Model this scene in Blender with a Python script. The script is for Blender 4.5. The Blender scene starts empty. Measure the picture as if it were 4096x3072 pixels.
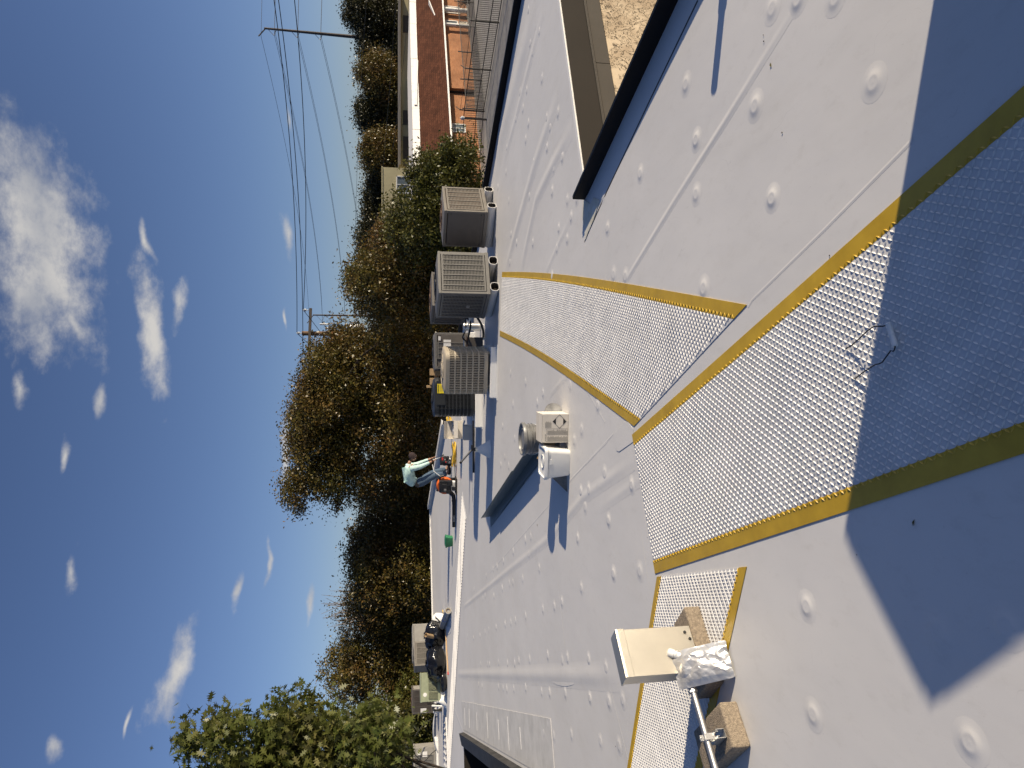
import bpy, bmesh, math, random
import numpy as np
from mathutils import Vector, Matrix
from mathutils import geometry as mgeo

random.seed(7)
rad = math.radians
SC = bpy.context.scene
COL = SC.collection

# ------------------------------------------------------------------ camera
FPX, HZPX, CAMH = 2840.0, 1560.0, 1.6            # focal length, horizon (photo px), eye height (m)
PITCH = math.atan((2048 - HZPX) / FPX)
cP, sP = math.cos(PITCH), math.sin(PITCH)
cam_d = bpy.data.cameras.new('camera')
cam = bpy.data.objects.new('camera', cam_d)
COL.objects.link(cam)
cam_d.sensor_fit = 'HORIZONTAL'
cam_d.sensor_width = 36.0
cam_d.lens = 36.0 * FPX / 4096.0
cam_d.clip_start = 0.05
cam_d.clip_end = 6000
# the phone was held on its side: picture right = down, picture top = right
cam.matrix_world = Matrix(((0, 1, 0, 0), (-sP, 0, -cP, 0), (-cP, 0, sP, CAMH), (0, 0, 0, 1)))
SC.camera = cam

# ------------------------------------------------------------------ sky and sun
SUN_EL = rad(18.6)
SUN_AZ = (0.970, -0.242)                          # horizontal direction towards the sun
world = bpy.data.worlds.new('World')
SC.world = world
world.use_nodes = True
wn, wl = world.node_tree.nodes, world.node_tree.links
wn.clear()
sky = wn.new('ShaderNodeTexSky')
sky.sky_type = 'NISHITA'
sky.sun_disc = False
sky.sun_elevation = SUN_EL
sky.sun_rotation = math.atan2(SUN_AZ[0], SUN_AZ[1])
sky.altitude = 50
sky.air_density = 0.8
sky.dust_density = 0.45
sky.ozone_density = 2.0
sun_d = bpy.data.lights.new('sun', 'SUN')
sun_d.energy = 4.75
sun_d.angle = rad(0.53)
sun_d.color = (1.0, 0.865, 0.655)
sun = bpy.data.objects.new('sun', sun_d)
COL.objects.link(sun)
sdir = Vector((SUN_AZ[0] * math.cos(SUN_EL), SUN_AZ[1] * math.cos(SUN_EL), math.sin(SUN_EL)))
sun.rotation_euler = sdir.to_track_quat('Z', 'Y').to_euler()
sun.location = sdir * 60
SKY_STRENGTH = 0.095
SC.view_settings.view_transform = 'Standard'
SC.view_settings.look = 'None'
SC.view_settings.gamma = 1.0
SC.view_settings.use_curve_mapping = False
SC.view_settings.exposure = 0.40
SC.render.engine = 'CYCLES'
SC.cycles.use_denoising = True
SC.cycles.max_bounces = 4
SC.cycles.diffuse_bounces = 2
SC.cycles.glossy_bounces = 2
SC.cycles.transmission_bounces = 2
SC.cycles.transparent_max_bounces = 4
SC.cycles.use_light_tree = False
world.cycles.sampling_method = 'MANUAL'
world.cycles.sample_map_resolution = 512


def ray(x, y):
    u = (1536 - y) / FPX
    v = (x - 2048) / FPX
    return Vector((u, cP - sP * v, -sP - cP * v))


def G(x, y, z=0.0):
    """point of the horizontal plane z that the photo shows at (x, y)"""
    d = ray(x, y)
    return Vector((0, 0, CAMH)) + d * ((z - CAMH) / d.z)


def at(x, y, Y):
    """point at distance Y in front of the photographer that the photo shows at (x, y)"""
    d = ray(x, y)
    return Vector((0, 0, CAMH)) + d * (Y / d.y)


def sky_clouds():
    tc = wn.new('ShaderNodeTexCoord')
    dirn = wn.new('ShaderNodeVectorMath'); dirn.operation = 'NORMALIZE'
    wl.new(tc.outputs['Generated'], dirn.inputs[0])

    def noise(scale, detail, rough, stretch=(1, 1, 1.6)):
        mp = wn.new('ShaderNodeMapping'); mp.inputs['Scale'].default_value = stretch
        wl.new(dirn.outputs[0], mp.inputs[0])
        n = wn.new('ShaderNodeTexNoise')
        n.inputs['Scale'].default_value = scale
        n.inputs['Detail'].default_value = detail
        n.inputs['Roughness'].default_value = rough
        wl.new(mp.outputs[0], n.inputs['Vector'])
        return n

    def math_n(op, a, b=None, clamp=False):
        m = wn.new('ShaderNodeMath'); m.operation = op; m.use_clamp = clamp
        for i, q in enumerate((a, b)):
            if q is None: continue
            if isinstance(q, (int, float)): m.inputs[i].default_value = q
            else: wl.new(q, m.inputs[i])
        return m.outputs[0]

    warp = noise(9.0, 2, 0.6)
    w1 = wn.new('ShaderNodeVectorMath'); w1.operation = 'SUBTRACT'
    wl.new(warp.outputs['Color'], w1.inputs[0]); w1.inputs[1].default_value = (0.5, 0.5, 0.5)
    w2 = wn.new('ShaderNodeVectorMath'); w2.operation = 'SCALE'
    wl.new(w1.outputs[0], w2.inputs[0]); w2.inputs['Scale'].default_value = 0.045
    w3 = wn.new('ShaderNodeVectorMath'); w3.operation = 'ADD'
    wl.new(dirn.outputs[0], w3.inputs[0]); wl.new(w2.outputs[0], w3.inputs[1])
    k = 1.8517
    # (distance of the cloud's middle from the picture's sky edge, from its top edge, half height, half length, tilt)
    blobs = [(60, 400, 85, 150, 12), (90, 500, 112, 215, 10), (105, 590, 85, 190, 14), (55, 650, 60, 140, 8), (150, 690, 24, 95, 24), (40, 840, 14, 60, 0),
             (333, 710, 26, 170, 3), (388, 650, 20, 85, -12), (326, 520, 12, 70, 10), 
             (372, 1455, 30, 120, -14), (150, 1235, 14, 70, -8), (208, 880, 16, 50, -8), (140, 980, 10, 48, 0),
             (125, 1612, 14, 42, 0), (282, 1550, 7, 42, -10), (580, 1225, 10, 72, -3),
             (505, 1275, 13, 50, -4), (677, 1310, 10, 52, 0), (616, 960, 16, 120, -4), (621, 515, 16, 75, 2), (618, 258, 9, 36, 0),
             (623, 680, 6, 30, 0), 
             # the same kind of sky outside the picture
             (300, 2500, 40, 160, 0), (500, -700, 30, 190, 0), (150, -500, 40, 160, 0), (560, 2200, 14, 90, 0)]
    dmin = None
    for (v, yy, hv, hu, tilt) in blobs:
        c = ray(v * k, yy * k).normalized()
        t1 = c.cross(Vector((0, 0, 1))).normalized()
        t2 = t1.cross(c)
        ct, st = math.cos(rad(tilt)), math.sin(rad(tilt))
        a1 = (t1 * ct + t2 * st) / (hu * k / FPX * 1.08)
        a2 = (t2 * ct - t1 * st) / (hv * k / FPX * 1.15)
        d1 = wn.new('ShaderNodeVectorMath'); d1.operation = 'DOT_PRODUCT'
        d2 = wn.new('ShaderNodeVectorMath'); d2.operation = 'DOT_PRODUCT'
        wl.new(w3.outputs[0], d1.inputs[0]); d1.inputs[1].default_value = a1
        wl.new(w3.outputs[0], d2.inputs[0]); d2.inputs[1].default_value = a2
        cb = wn.new('ShaderNodeCombineXYZ')
        wl.new(d1.outputs['Value'], cb.inputs[0]); wl.new(d2.outputs['Value'], cb.inputs[1])
        ln = wn.new('ShaderNodeVectorMath'); ln.operation = 'LENGTH'
        wl.new(cb.outputs[0], ln.inputs[0])
        lv = ln.outputs['Value'] if hu > 100 else math_n('ADD', ln.outputs['Value'], 0.16)
        dmin = lv if dmin is None else math_n('MINIMUM', dmin, lv)
    n1 = noise(26, 5, 0.64)
    n2 = noise(9, 1, 0.55)
    d = math_n('SUBTRACT', 1.0, dmin)
    d = math_n('ADD', d, math_n('MULTIPLY', math_n('SUBTRACT', n1.outputs['Fac'], 0.5), 1.25))
    mr = wn.new('ShaderNodeMapRange'); mr.interpolation_type = 'SMOOTHSTEP'
    wl.new(d, mr.inputs['Value'])
    mr.inputs['From Min'].default_value = 0.14
    mr.inputs['From Max'].default_value = 1.0
    sep = wn.new('ShaderNodeSeparateXYZ'); wl.new(dirn.outputs[0], sep.inputs[0])
    up = math_n('GREATER_THAN', sep.outputs['Z'], 0.02)
    fac = math_n('MULTIPLY', math_n('MULTIPLY', mr.outputs[0], up), 0.93)
    shade = wn.new('ShaderNodeMapRange'); wl.new(math_n('ADD', n2.outputs['Fac'], math_n('MULTIPLY', n1.outputs['Fac'], 0.35)), shade.inputs['Value'])
    shade.inputs['From Min'].default_value = 0.5; shade.inputs['From Max'].default_value = 0.82
    cm = wn.new('ShaderNodeMix'); cm.data_type = 'RGBA'
    wl.new(shade.outputs[0], cm.inputs['Factor'])
    cm.inputs['A'].default_value = (3.1, 3.2, 3.5, 1)
    cm.inputs['B'].default_value = (5.3, 5.1, 4.8, 1)
    mx = wn.new('ShaderNodeMix'); mx.data_type = 'RGBA'
    wl.new(fac, mx.inputs['Factor'])
    tint = wn.new('ShaderNodeMix'); tint.data_type = 'RGBA'; tint.blend_type = 'MULTIPLY'; tint.inputs['Factor'].default_value = 1.0
    wl.new(sky.outputs[0], tint.inputs['A']); tint.inputs['B'].default_value = (0.665, 0.675, 0.815, 1)
    wl.new(tint.outputs['Result'], mx.inputs['A'])
    wl.new(cm.outputs['Result'], mx.inputs['B'])
    bg = wn.new('ShaderNodeBackground')
    wl.new(mx.outputs['Result'], bg.inputs['Color'])
    bg.inputs['Strength'].default_value = SKY_STRENGTH
    out = wn.new('ShaderNodeOutputWorld')
    wl.new(bg.outputs[0], out.inputs['Surface'])


sky_clouds()

# ------------------------------------------------------------------ helpers
class MB:
    def __init__(self):
        self.v, self.f, self.m = [], [], []

    def add(self, vs, fs, m=0):
        o = len(self.v)
        self.v += [tuple(p) for p in vs]
        self.f += [tuple(i + o for i in q) for q in fs]
        self.m += [m] * len(fs)
        return self

    def box(self, c, s, rz=0.0, m=0, rot=None):
        hx, hy, hz = s[0] / 2, s[1] / 2, s[2] / 2
        R = rot if rot is not None else Matrix.Rotation(rz, 3, 'Z')
        c = Vector(c)
        vs = [c + R @ Vector((x, y, z)) for x in (-hx, hx) for y in (-hy, hy) for z in (-hz, hz)]
        return self.add(vs, [(0, 1, 3, 2), (4, 6, 7, 5), (0, 4, 5, 1), (2, 3, 7, 6), (0, 2, 6, 4), (1, 5, 7, 3)], m)

    def poly(self, pts, m=0):
        return self.add(pts, [tuple(range(len(pts)))], m)

    def prism(self, poly, z0, z1, m=0, caps=True):
        n = len(poly)
        vs = [(p[0], p[1], z0) for p in poly] + [(p[0], p[1], z1) for p in poly]
        fs = [(i, (i + 1) % n, n + (i + 1) % n, n + i) for i in range(n)]
        if caps: fs += [tuple(range(n))[::-1], tuple(range(n, 2 * n))]
        return self.add(vs, fs, m)

    def tube(self, pts, r, n=8, m=0, caps=True, closed=False, flat=1.0):
        pts = [Vector(p) for p in pts]
        rs = r if isinstance(r, (list, tuple)) else [r] * len(pts)
        N = len(pts)
        rings = []
        up = None
        for i, p in enumerate(pts):
            a = pts[(i - 1) % N] if (i or closed) else pts[0]
            b = pts[(i + 1) % N] if (i < N - 1 or closed) else pts[-1]
            t = (b - a)
            t = t.normalized() if t.length > 1e-9 else Vector((0, 0, 1))
            if up is None:
                up = Vector((0, 0, 1)) if abs(t.z) < 0.95 else Vector((1, 0, 0))
            s = t.cross(up)
            if s.length < 1e-6: s = t.cross(Vector((0.3, 1, 0.2)))
            s.normalize()
            up = s.cross(t).normalized()
            rings.append([p + (s * math.cos(2 * math.pi * k / n) + up * math.sin(2 * math.pi * k / n) * flat) * rs[i] for k in range(n)])
        vs = [q for rg in rings for q in rg]
        fs = []
        for i in range(N if closed else N - 1):
            j = (i + 1) % N
            for k in range(n):
                fs.append((i * n + k, i * n + (k + 1) % n, j * n + (k + 1) % n, j * n + k))
        if caps and not closed:
            fs += [tuple(range(n))[::-1], tuple(range((N - 1) * n, N * n))]
        return self.add(vs, fs, m)

    def lathe(self, prof, n=24, c=(0, 0, 0), m=0, R=None):
        c = Vector(c)
        vs, fs = [], []
        for (r, z) in prof:
            for k in range(n):
                q = Vector((r * math.cos(2 * math.pi * k / n), r * math.sin(2 * math.pi * k / n), z))
                vs.append(c + (R @ q if R is not None else q))
        for i in range(len(prof) - 1):
            for k in range(n):
                fs.append((i * n + k, i * n + (k + 1) % n, (i + 1) * n + (k + 1) % n, (i + 1) * n + k))
        if prof[0][0] > 1e-5: fs.append(tuple(range(n))[::-1])
        if prof[-1][0] > 1e-5: fs.append(tuple(range((len(prof) - 1) * n, len(prof) * n)))
        return self.add(vs, fs, m)

    def sheet(self, poly, th, m=0):
        """polygon of 3D points thickened along its normal"""
        p = [Vector(q) for q in poly]
        nrm = mgeo.normal(p) * th
        n = len(p)
        vs = p + [q + nrm for q in p]
        fs = [tuple(range(n))[::-1], tuple(range(n, 2 * n))] + [(i, (i + 1) % n, n + (i + 1) % n, n + i) for i in range(n)]
        return self.add(vs, fs, m)

    def mesh(self, name, mats, smooth=False):
        me = bpy.data.meshes.new(name)
        me.from_pydata(self.v, [], self.f)
        for q in (mats if isinstance(mats, (list, tuple)) else [mats]):
            me.materials.append(q)
        if any(self.m): me.polygons.foreach_set('material_index', self.m)
        if smooth: me.polygons.foreach_set('use_smooth', [True] * len(me.polygons))
        me.update()
        bm = bmesh.new(); bm.from_mesh(me)
        bmesh.ops.recalc_face_normals(bm, faces=bm.faces)
        bm.to_mesh(me); bm.free()
        return me

    def build(self, name, mats, parent=None, smooth=False, bev=0.0, angle=40, kind=None, loc=None, rz=0.0):
        me = self.mesh(name, mats, smooth)
        o = bpy.data.objects.new(name, me)
        COL.objects.link(o)
        o.parent = parent
        if loc is not None: o.location = loc
        if rz: o.rotation_euler.z = rz
        if smooth:
            mod = o.modifiers.new('edges', 'EDGE_SPLIT'); mod.split_angle = rad(angle)
        if bev:
            b = o.modifiers.new('bevel', 'BEVEL'); b.width = bev; b.segments = 2; b.limit_method = 'ANGLE'; b.angle_limit = rad(35)
        if kind: o['kind'] = kind
        return o


def tag(o, label=None, cat=None, group=None, kind=None):
    if label: o['label'] = label
    if cat: o['category'] = cat
    if group: o['group'] = group
    if kind: o['kind'] = kind
    return o


def thing(name, label, cat, loc=(0, 0, 0), rz=0.0, group=None):
    o = bpy.data.objects.new(name, None)
    COL.objects.link(o)
    o.empty_display_size = 0.1
    o.location = loc
    o.rotation_euler.z = rz
    return tag(o, label, cat, group)


def share(name, me, parent, loc=(0, 0, 0), rz=0.0, scale=None):
    o = bpy.data.objects.new(name, me)
    COL.objects.link(o)
    o.parent = parent
    o.location = loc
    o.rotation_euler.z = rz
    if scale: o.scale = scale
    return o


# ------------------------------------------------------------------ materials
def srgb(*c):
    return tuple(((q / 255) / 12.92 if q / 255 <= 0.04045 else ((q / 255 + 0.055) / 1.055) ** 2.4) for q in c)


def mat(name, col, rough=0.55, metal=0.0, var=0.12, vscale=6.0, bump=0.0, bscale=40.0, col2=None, spec=0.5, coat=0.0, detail=5, stretch=(1, 1, 1), aniso=None, translucent=0.0, contrast=(0.3, 0.7), bdist=0.02):
    m = bpy.data.materials.new(name)
    m.use_nodes = True
    N, L = m.node_tree.nodes, m.node_tree.links
    b = N['Principled BSDF']
    b.inputs['Roughness'].default_value = rough
    b.inputs['Metallic'].default_value = metal
    b.inputs['Specular IOR Level'].default_value = spec
    if coat: b.inputs['Coat Weight'].default_value = coat
    tc = N.new('ShaderNodeTexCoord')
    mp = N.new('ShaderNodeMapping'); mp.inputs['Scale'].default_value = stretch
    L.new(tc.outputs['Object'], mp.inputs[0])
    n = N.new('ShaderNodeTexNoise')
    n.inputs['Scale'].default_value = vscale
    n.inputs['Detail'].default_value = detail
    n.inputs['Roughness'].default_value = 0.65
    L.new(mp.outputs[0], n.inputs['Vector'])
    r = N.new('ShaderNodeValToRGB')
    c1 = tuple(max(0, q * (1 - var)) for q in col)
    c2 = col2 if col2 else tuple(min(1, q * (1 + var)) for q in col)
    r.color_ramp.elements[0].color = (*c1, 1); r.color_ramp.elements[0].position = contrast[0]
    r.color_ramp.elements[1].color = (*c2, 1); r.color_ramp.elements[1].position = contrast[1]
    L.new(n.outputs['Fac'], r.inputs[0])
    L.new(r.outputs[0], b.inputs['Base Color'])
    rr = N.new('ShaderNodeMapRange')
    rr.inputs['To Min'].default_value = max(0.02, rough - 0.08); rr.inputs['To Max'].default_value = min(1, rough + 0.1)
    L.new(n.outputs['Fac'], rr.inputs['Value'])
    L.new(rr.outputs[0], b.inputs['Roughness'])
    if bump:
        n2 = N.new('ShaderNodeTexNoise')
        n2.inputs['Scale'].default_value = bscale; n2.inputs['Detail'].default_value = 4
        L.new(mp.outputs[0], n2.inputs['Vector'])
        bp = N.new('ShaderNodeBump'); bp.inputs['Strength'].default_value = bump; bp.inputs['Distance'].default_value = bdist
        L.new(n2.outputs['Fac'], bp.inputs['Height'])
        L.new(bp.outputs[0], b.inputs['Normal'])
    return m


def membrane_mat(name, base, dirt=0.5):
    """weathered white single-ply roofing: faint grime, scuffs, broad waviness"""
    m = bpy.data.materials.new(name)
    m.use_nodes = True
    N, L = m.node_tree.nodes, m.node_tree.links
    b = N['Principled BSDF']
    b.inputs['Roughness'].default_value = 0.52
    b.inputs['Specular IOR Level'].default_value = 0.35
    tc = N.new('ShaderNodeNewGeometry')

    def noise(scale, det=4, rough=0.6, stretch=(1, 1, 1), rot=0.0):
        mp = N.new('ShaderNodeMapping'); mp.inputs['Scale'].default_value = stretch; mp.inputs['Rotation'].default_value = (0, 0, rot)
        L.new(tc.outputs['Position'], mp.inputs[0])
        n = N.new('ShaderNodeTexNoise'); n.inputs['Scale'].default_value = scale; n.inputs['Detail'].default_value = det; n.inputs['Roughness'].default_value = rough
        L.new(mp.outputs[0], n.inputs['Vector'])
        return n.outputs['Fac']

    def mixc(fac, a, bcol):
        x = N.new('ShaderNodeMix'); x.data_type = 'RGBA'
        L.new(fac, x.inputs['Factor'])
        if isinstance(a, tuple): x.inputs['A'].default_value = (*a, 1)
        else: L.new(a, x.inputs['A'])
        x.inputs['B'].default_value = (*bcol, 1)
        return x.outputs['Result']

    def remap(v, a, bb, lo=0.0, hi=1.0):
        r = N.new('ShaderNodeMapRange'); r.inputs['From Min'].default_value = a; r.inputs['From Max'].default_value = bb
        r.inputs['To Min'].default_value = lo; r.inputs['To Max'].default_value = hi
        L.new(v, r.inputs['Value'])
        return r.outputs[0]

    c = mixc(remap(noise(0.55, 5), 0.35, 0.7, 0, 0.75 * dirt), base, tuple(q * 0.85 for q in base))
    c = mixc(remap(noise(2.3, 7, 0.7, (1, 0.35, 1), 0.4), 0.52, 0.75, 0, 0.5 * dirt), c, (base[0] * 0.80, base[1] * 0.79, base[2] * 0.76))
    c = mixc(remap(noise(13, 6, 0.75, (1, .6, 1), 1.1), 0.54, 0.70, 0, 0.42 * dirt), c, (base[0] * 0.78, base[1] * 0.77, base[2] * 0.75))
    c = mixc(remap(noise(70, 3, 0.7), 0.66, 0.74, 0, 0.5 * dirt), c, (base[0] * 0.6, base[1] * 0.58, base[2] * 0.55))
    # thin scuff marks
    scr = N.new('ShaderNodeTexVoronoi'); scr.feature = 'DISTANCE_TO_EDGE'; scr.inputs['Scale'].default_value = 2.6
    wv = N.new('ShaderNodeMapping'); wv.inputs['Scale'].default_value = (1.0, 0.25, 1); wv.inputs['Rotation'].default_value = (0, 0, 0.9)
    wnz = N.new('ShaderNodeTexNoise'); wnz.inputs['Scale'].default_value = 5; wnz.inputs['Detail'].default_value = 3
    L.new(tc.outputs['Position'], wnz.inputs['Vector'])
    vm = N.new('ShaderNodeVectorMath'); vm.operation = 'MULTIPLY_ADD'
    L.new(wnz.outputs['Color'], vm.inputs[0]); vm.inputs[1].default_value = (0.35, 0.35, 0)
    L.new(tc.outputs['Position'], vm.inputs[2])
    L.new(vm.outputs[0], wv.inputs[0]); L.new(wv.outputs[0], scr.inputs['Vector'])
    line = remap(scr.outputs['Distance'], 0.0, 0.006, 1.0, 0.0)
    gate = remap(noise(2.3, 2), 0.55, 0.63, 0, 0.22 * dirt)
    mu = N.new('ShaderNodeMath'); mu.operation = 'MULTIPLY'; L.new(line, mu.inputs[0]); L.new(gate, mu.inputs[1])
    c = mixc(mu.outputs[0], c, (base[0] * 0.35, base[1] * 0.34, base[2] * 0.33))
    L.new(c, b.inputs['Base Color'])
    h1 = noise(0.75, 2, 0.4)
    h2 = noise(3.0, 3, 0.5, (1, 0.5, 1), 0.42)
    h3 = noise(240, 2, 0.5)
    bp1 = N.new('ShaderNodeBump'); bp1.inputs['Strength'].default_value = 1.0; bp1.inputs['Distance'].default_value = 0.010
    L.new(h1, bp1.inputs['Height'])
    bp2 = N.new('ShaderNodeBump'); bp2.inputs['Strength'].default_value = 1.0; bp2.inputs['Distance'].default_value = 0.0028
    L.new(h2, bp2.inputs['Height']); L.new(bp1.outputs[0], bp2.inputs['Normal'])
    bp3 = N.new('ShaderNodeBump'); bp3.inputs['Strength'].default_value = 0.15; bp3.inputs['Distance'].default_value = 0.001
    L.new(h3, bp3.inputs['Height']); L.new(bp2.outputs[0], bp3.inputs['Normal'])
    L.new(bp3.outputs[0], b.inputs['Normal'])
    return m


def leaf_mat(name, cols, rough=0.45, transl=0.3):
    m = bpy.data.materials.new(name)
    m.use_nodes = True
    N, L = m.node_tree.nodes, m.node_tree.links
    b = N['Principled BSDF']
    b.inputs['Roughness'].default_value = rough
    b.inputs['Specular IOR Level'].default_value = 0.4
    g = N.new('ShaderNodeNewGeometry')
    r = N.new('ShaderNodeValToRGB')
    el = r.color_ramp.elements
    el[0].color = (*cols[0], 1); el[0].position = 0
    el[1].color = (*cols[-1], 1); el[1].position = 1
    for i, c in enumerate(cols[1:-1]):
        e = el.new((i + 1) / (len(cols) - 1)); e.color = (*c, 1)
    L.new(g.outputs['Random Per Island'], r.inputs[0])
    # broad patches of tone through the crown
    tc = N.new('ShaderNodeTexCoord'); n = N.new('ShaderNodeTexNoise'); n.inputs['Scale'].default_value = 0.6; n.inputs['Detail'].default_value = 2
    L.new(tc.outputs['Object'], n.inputs['Vector'])
    hs = N.new('ShaderNodeHueSaturation')
    mr = N.new('ShaderNodeMapRange'); mr.inputs['From Min'].default_value = 0.3; mr.inputs['From Max'].default_value = 0.7
    mr.inputs['To Min'].default_value = 0.475; mr.inputs['To Max'].default_value = 0.525
    L.new(n.outputs['Fac'], mr.inputs['Value']); L.new(mr.outputs[0], hs.inputs['Hue']); L.new(r.outputs[0], hs.inputs['Color'])
    L.new(hs.outputs[0], b.inputs['Base Color'])
    t = N.new('ShaderNodeBsdfTranslucent'); L.new(hs.outputs[0], t.inputs['Color'])
    mx = N.new('ShaderNodeMixShader'); mx.inputs[0].default_value = transl
    L.new(b.outputs[0], mx.inputs[1]); L.new(t.outputs[0], mx.inputs[2])
    L.new(mx.outputs[0], N['Material Output'].inputs['Surface'])
    return m


def brick_mat(name, c1, c2, mortar, scale, bw=0.5, bh=0.25, ms=0.02, rough=0.85):
    m = bpy.data.materials.new(name)
    m.use_nodes = True
    N, L = m.node_tree.nodes, m.node_tree.links
    b = N['Principled BSDF']; b.inputs['Roughness'].default_value = rough; b.inputs['Specular IOR Level'].default_value = 0.15
    uv = N.new('ShaderNodeUVMap')
    t = N.new('ShaderNodeTexBrick')
    t.inputs['Color1'].default_value = (*c1, 1); t.inputs['Color2'].default_value = (*c2, 1); t.inputs['Mortar'].default_value = (*mortar, 1)
    t.inputs['Scale'].default_value = scale; t.inputs['Brick Width'].default_value = bw; t.inputs['Row Height'].default_value = bh; t.inputs['Mortar Size'].default_value = ms
    L.new(uv.outputs[0], t.inputs['Vector'])
    n = N.new('ShaderNodeTexNoise'); n.inputs['Scale'].default_value = 0.8; n.inputs['Detail'].default_value = 6
    L.new(uv.outputs[0], n.inputs['Vector'])
    mx = N.new('ShaderNodeMix'); mx.data_type = 'RGBA'; mx.blend_type = 'MULTIPLY'; mx.inputs['Factor'].default_value = 0.5
    L.new(t.outputs['Color'], mx.inputs['A'])
    rp = N.new('ShaderNodeValToRGB'); rp.color_ramp.elements[0].position = 0.3; rp.color_ramp.elements[0].color = (0.45, 0.45, 0.45, 1); rp.color_ramp.elements[1].position = 0.7; rp.color_ramp.elements[1].color = (1.2, 1.2, 1.2, 1)
    L.new(n.outputs['Fac'], rp.inputs[0]); L.new(rp.outputs[0], mx.inputs['B'])
    L.new(mx.outputs['Result'], b.inputs['Base Color'])
    bp = N.new('ShaderNodeBump'); bp.inputs['Strength'].default_value = 0.6; bp.inputs['Distance'].default_value = 0.02
    inv = N.new('ShaderNodeMath'); inv.operation = 'SUBTRACT'; inv.inputs[0].default_value = 1; L.new(t.outputs['Fac'], inv.inputs[1])
    L.new(inv.outputs[0], bp.inputs['Height']); L.new(bp.outputs[0], b.inputs['Normal'])
    return m


def stucco_mat():
    m = bpy.data.materials.new('rough_stucco')
    m.use_nodes = True
    N, L = m.node_tree.nodes, m.node_tree.links
    b = N['Principled BSDF']; b.inputs['Roughness'].default_value = 0.9
    tc = N.new('ShaderNodeTexCoord')
    n0 = N.new('ShaderNodeTexNoise'); n0.inputs['Scale'].default_value = 6; n0.inputs['Detail'].default_value = 5
    L.new(tc.outputs['Object'], n0.inputs['Vector'])
    n1 = N.new('ShaderNodeTexNoise'); n1.inputs['Scale'].default_value = 17; n1.inputs['Detail'].default_value = 4; n1.inputs['Distortion'].default_value = 1.5
    L.new(tc.outputs['Object'], n1.inputs['Vector'])
    ab = N.new('ShaderNodeMath'); ab.operation = 'SUBTRACT'; L.new(n1.outputs['Fac'], ab.inputs[0]); ab.inputs[1].default_value = 0.5
    a2 = N.new('ShaderNodeMath'); a2.operation = 'ABSOLUTE'; L.new(ab.outputs[0], a2.inputs[0])
    mr = N.new('ShaderNodeMapRange'); mr.inputs['From Max'].default_value = 0.028; L.new(a2.outputs[0], mr.inputs['Value'])
    gate = N.new('ShaderNodeMapRange'); gate.inputs['From Min'].default_value = 0.56; gate.inputs['From Max'].default_value = 0.6; L.new(n0.outputs['Fac'], gate.inputs['Value'])
    mxv = N.new('ShaderNodeMath'); mxv.operation = 'MAXIMUM'; L.new(mr.outputs[0], mxv.inputs[0]); L.new(gate.outputs[0], mxv.inputs[1])
    rp = N.new('ShaderNodeValToRGB'); rp.color_ramp.elements[0].color = (0.40, 0.31, 0.21, 1); rp.color_ramp.elements[1].color = (0.60, 0.49, 0.35, 1)
    rp.color_ramp.elements[0].position = 0.35; rp.color_ramp.elements[1].position = 0.65
    L.new(n0.outputs['Fac'], rp.inputs[0])
    cm = N.new('ShaderNodeMix'); cm.data_type = 'RGBA'; L.new(mxv.outputs[0], cm.inputs['Factor'])
    cm.inputs['A'].default_value = (0.12, 0.09, 0.06, 1); L.new(rp.outputs[0], cm.inputs['B'])
    L.new(cm.outputs['Result'], b.inputs['Base Color'])
    bp = N.new('ShaderNodeBump'); bp.inputs['Strength'].default_value = 0.9; bp.inputs['Distance'].default_value = 0.02
    L.new(mxv.outputs[0], bp.inputs['Height']); L.new(bp.outputs[0], b.inputs['Normal'])
    return m


M = {}
M['membrane'] = membrane_mat('white_roof_membrane', (0.70, 0.68, 0.655), 0.8)
M['membrane_new'] = membrane_mat('white_patch_membrane', (0.76, 0.75, 0.73), 0.3)
M['flash_cream'] = mat('yellowed_flashing', (0.66, 0.60, 0.42), 0.5, var=0.2, vscale=9, col2=(0.74, 0.72, 0.66))
M['pad'] = mat('white_walkway_membrane', (0.70, 0.685, 0.665), 0.42, var=0.14, vscale=5, detail=9, col2=(0.75, 0.735, 0.715), bump=0.25, bscale=3.2, bdist=0.03)
M['yellow'] = mat('safety_yellow_vinyl', (0.55, 0.34, 0.014), 0.42, var=0.20, vscale=7, detail=9, col2=(0.58, 0.37, 0.025))
M['black_metal'] = mat('black_edge_metal', (0.005, 0.005, 0.007), 0.5, var=0.3, vscale=4, spec=0.12)
M['black_dusty'] = mat('dusty_black_metal', (0.030, 0.029, 0.028), 0.6, spec=0.15, var=0.5, vscale=7, col2=(0.075, 0.072, 0.07), stretch=(1, 1, 1))
M['taupe'] = mat('taupe_fascia_paint', (0.034, 0.029, 0.024), 0.6, spec=0.12, var=0.07, vscale=1.5)
M['taupe2'] = mat('taupe_trim_paint', (0.082, 0.073, 0.062), 0.6, spec=0.15, var=0.07, vscale=2.5)
M['stucco'] = stucco_mat()
M['recess_shade'] = mat('painted_recess_shade', (0.07, 0.06, 0.05), 0.8, var=0.15)  # dark colour standing for shade inside sleeper tubes and building recesses
M['concrete'] = mat('concrete_slab', (0.30, 0.28, 0.255), 0.9, var=0.25, vscale=2.5, bump=0.2)
M['block'] = mat('cast_concrete_block', (0.27, 0.215, 0.155), 0.95, var=0.45, vscale=85, detail=8, bump=1.0, bscale=170, bdist=0.006)
M['asphalt'] = mat('ground_soil', (0.055, 0.05, 0.042), 0.95, var=0.35, vscale=0.7)
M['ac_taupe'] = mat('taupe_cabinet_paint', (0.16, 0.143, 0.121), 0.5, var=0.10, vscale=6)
M['ac_plain'] = mat('shade_toned_cabinet_paint', (0.10, 0.088, 0.077), 0.55, var=0.14, vscale=5)  # shade of the plain side panels is put into this darker paint
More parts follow.
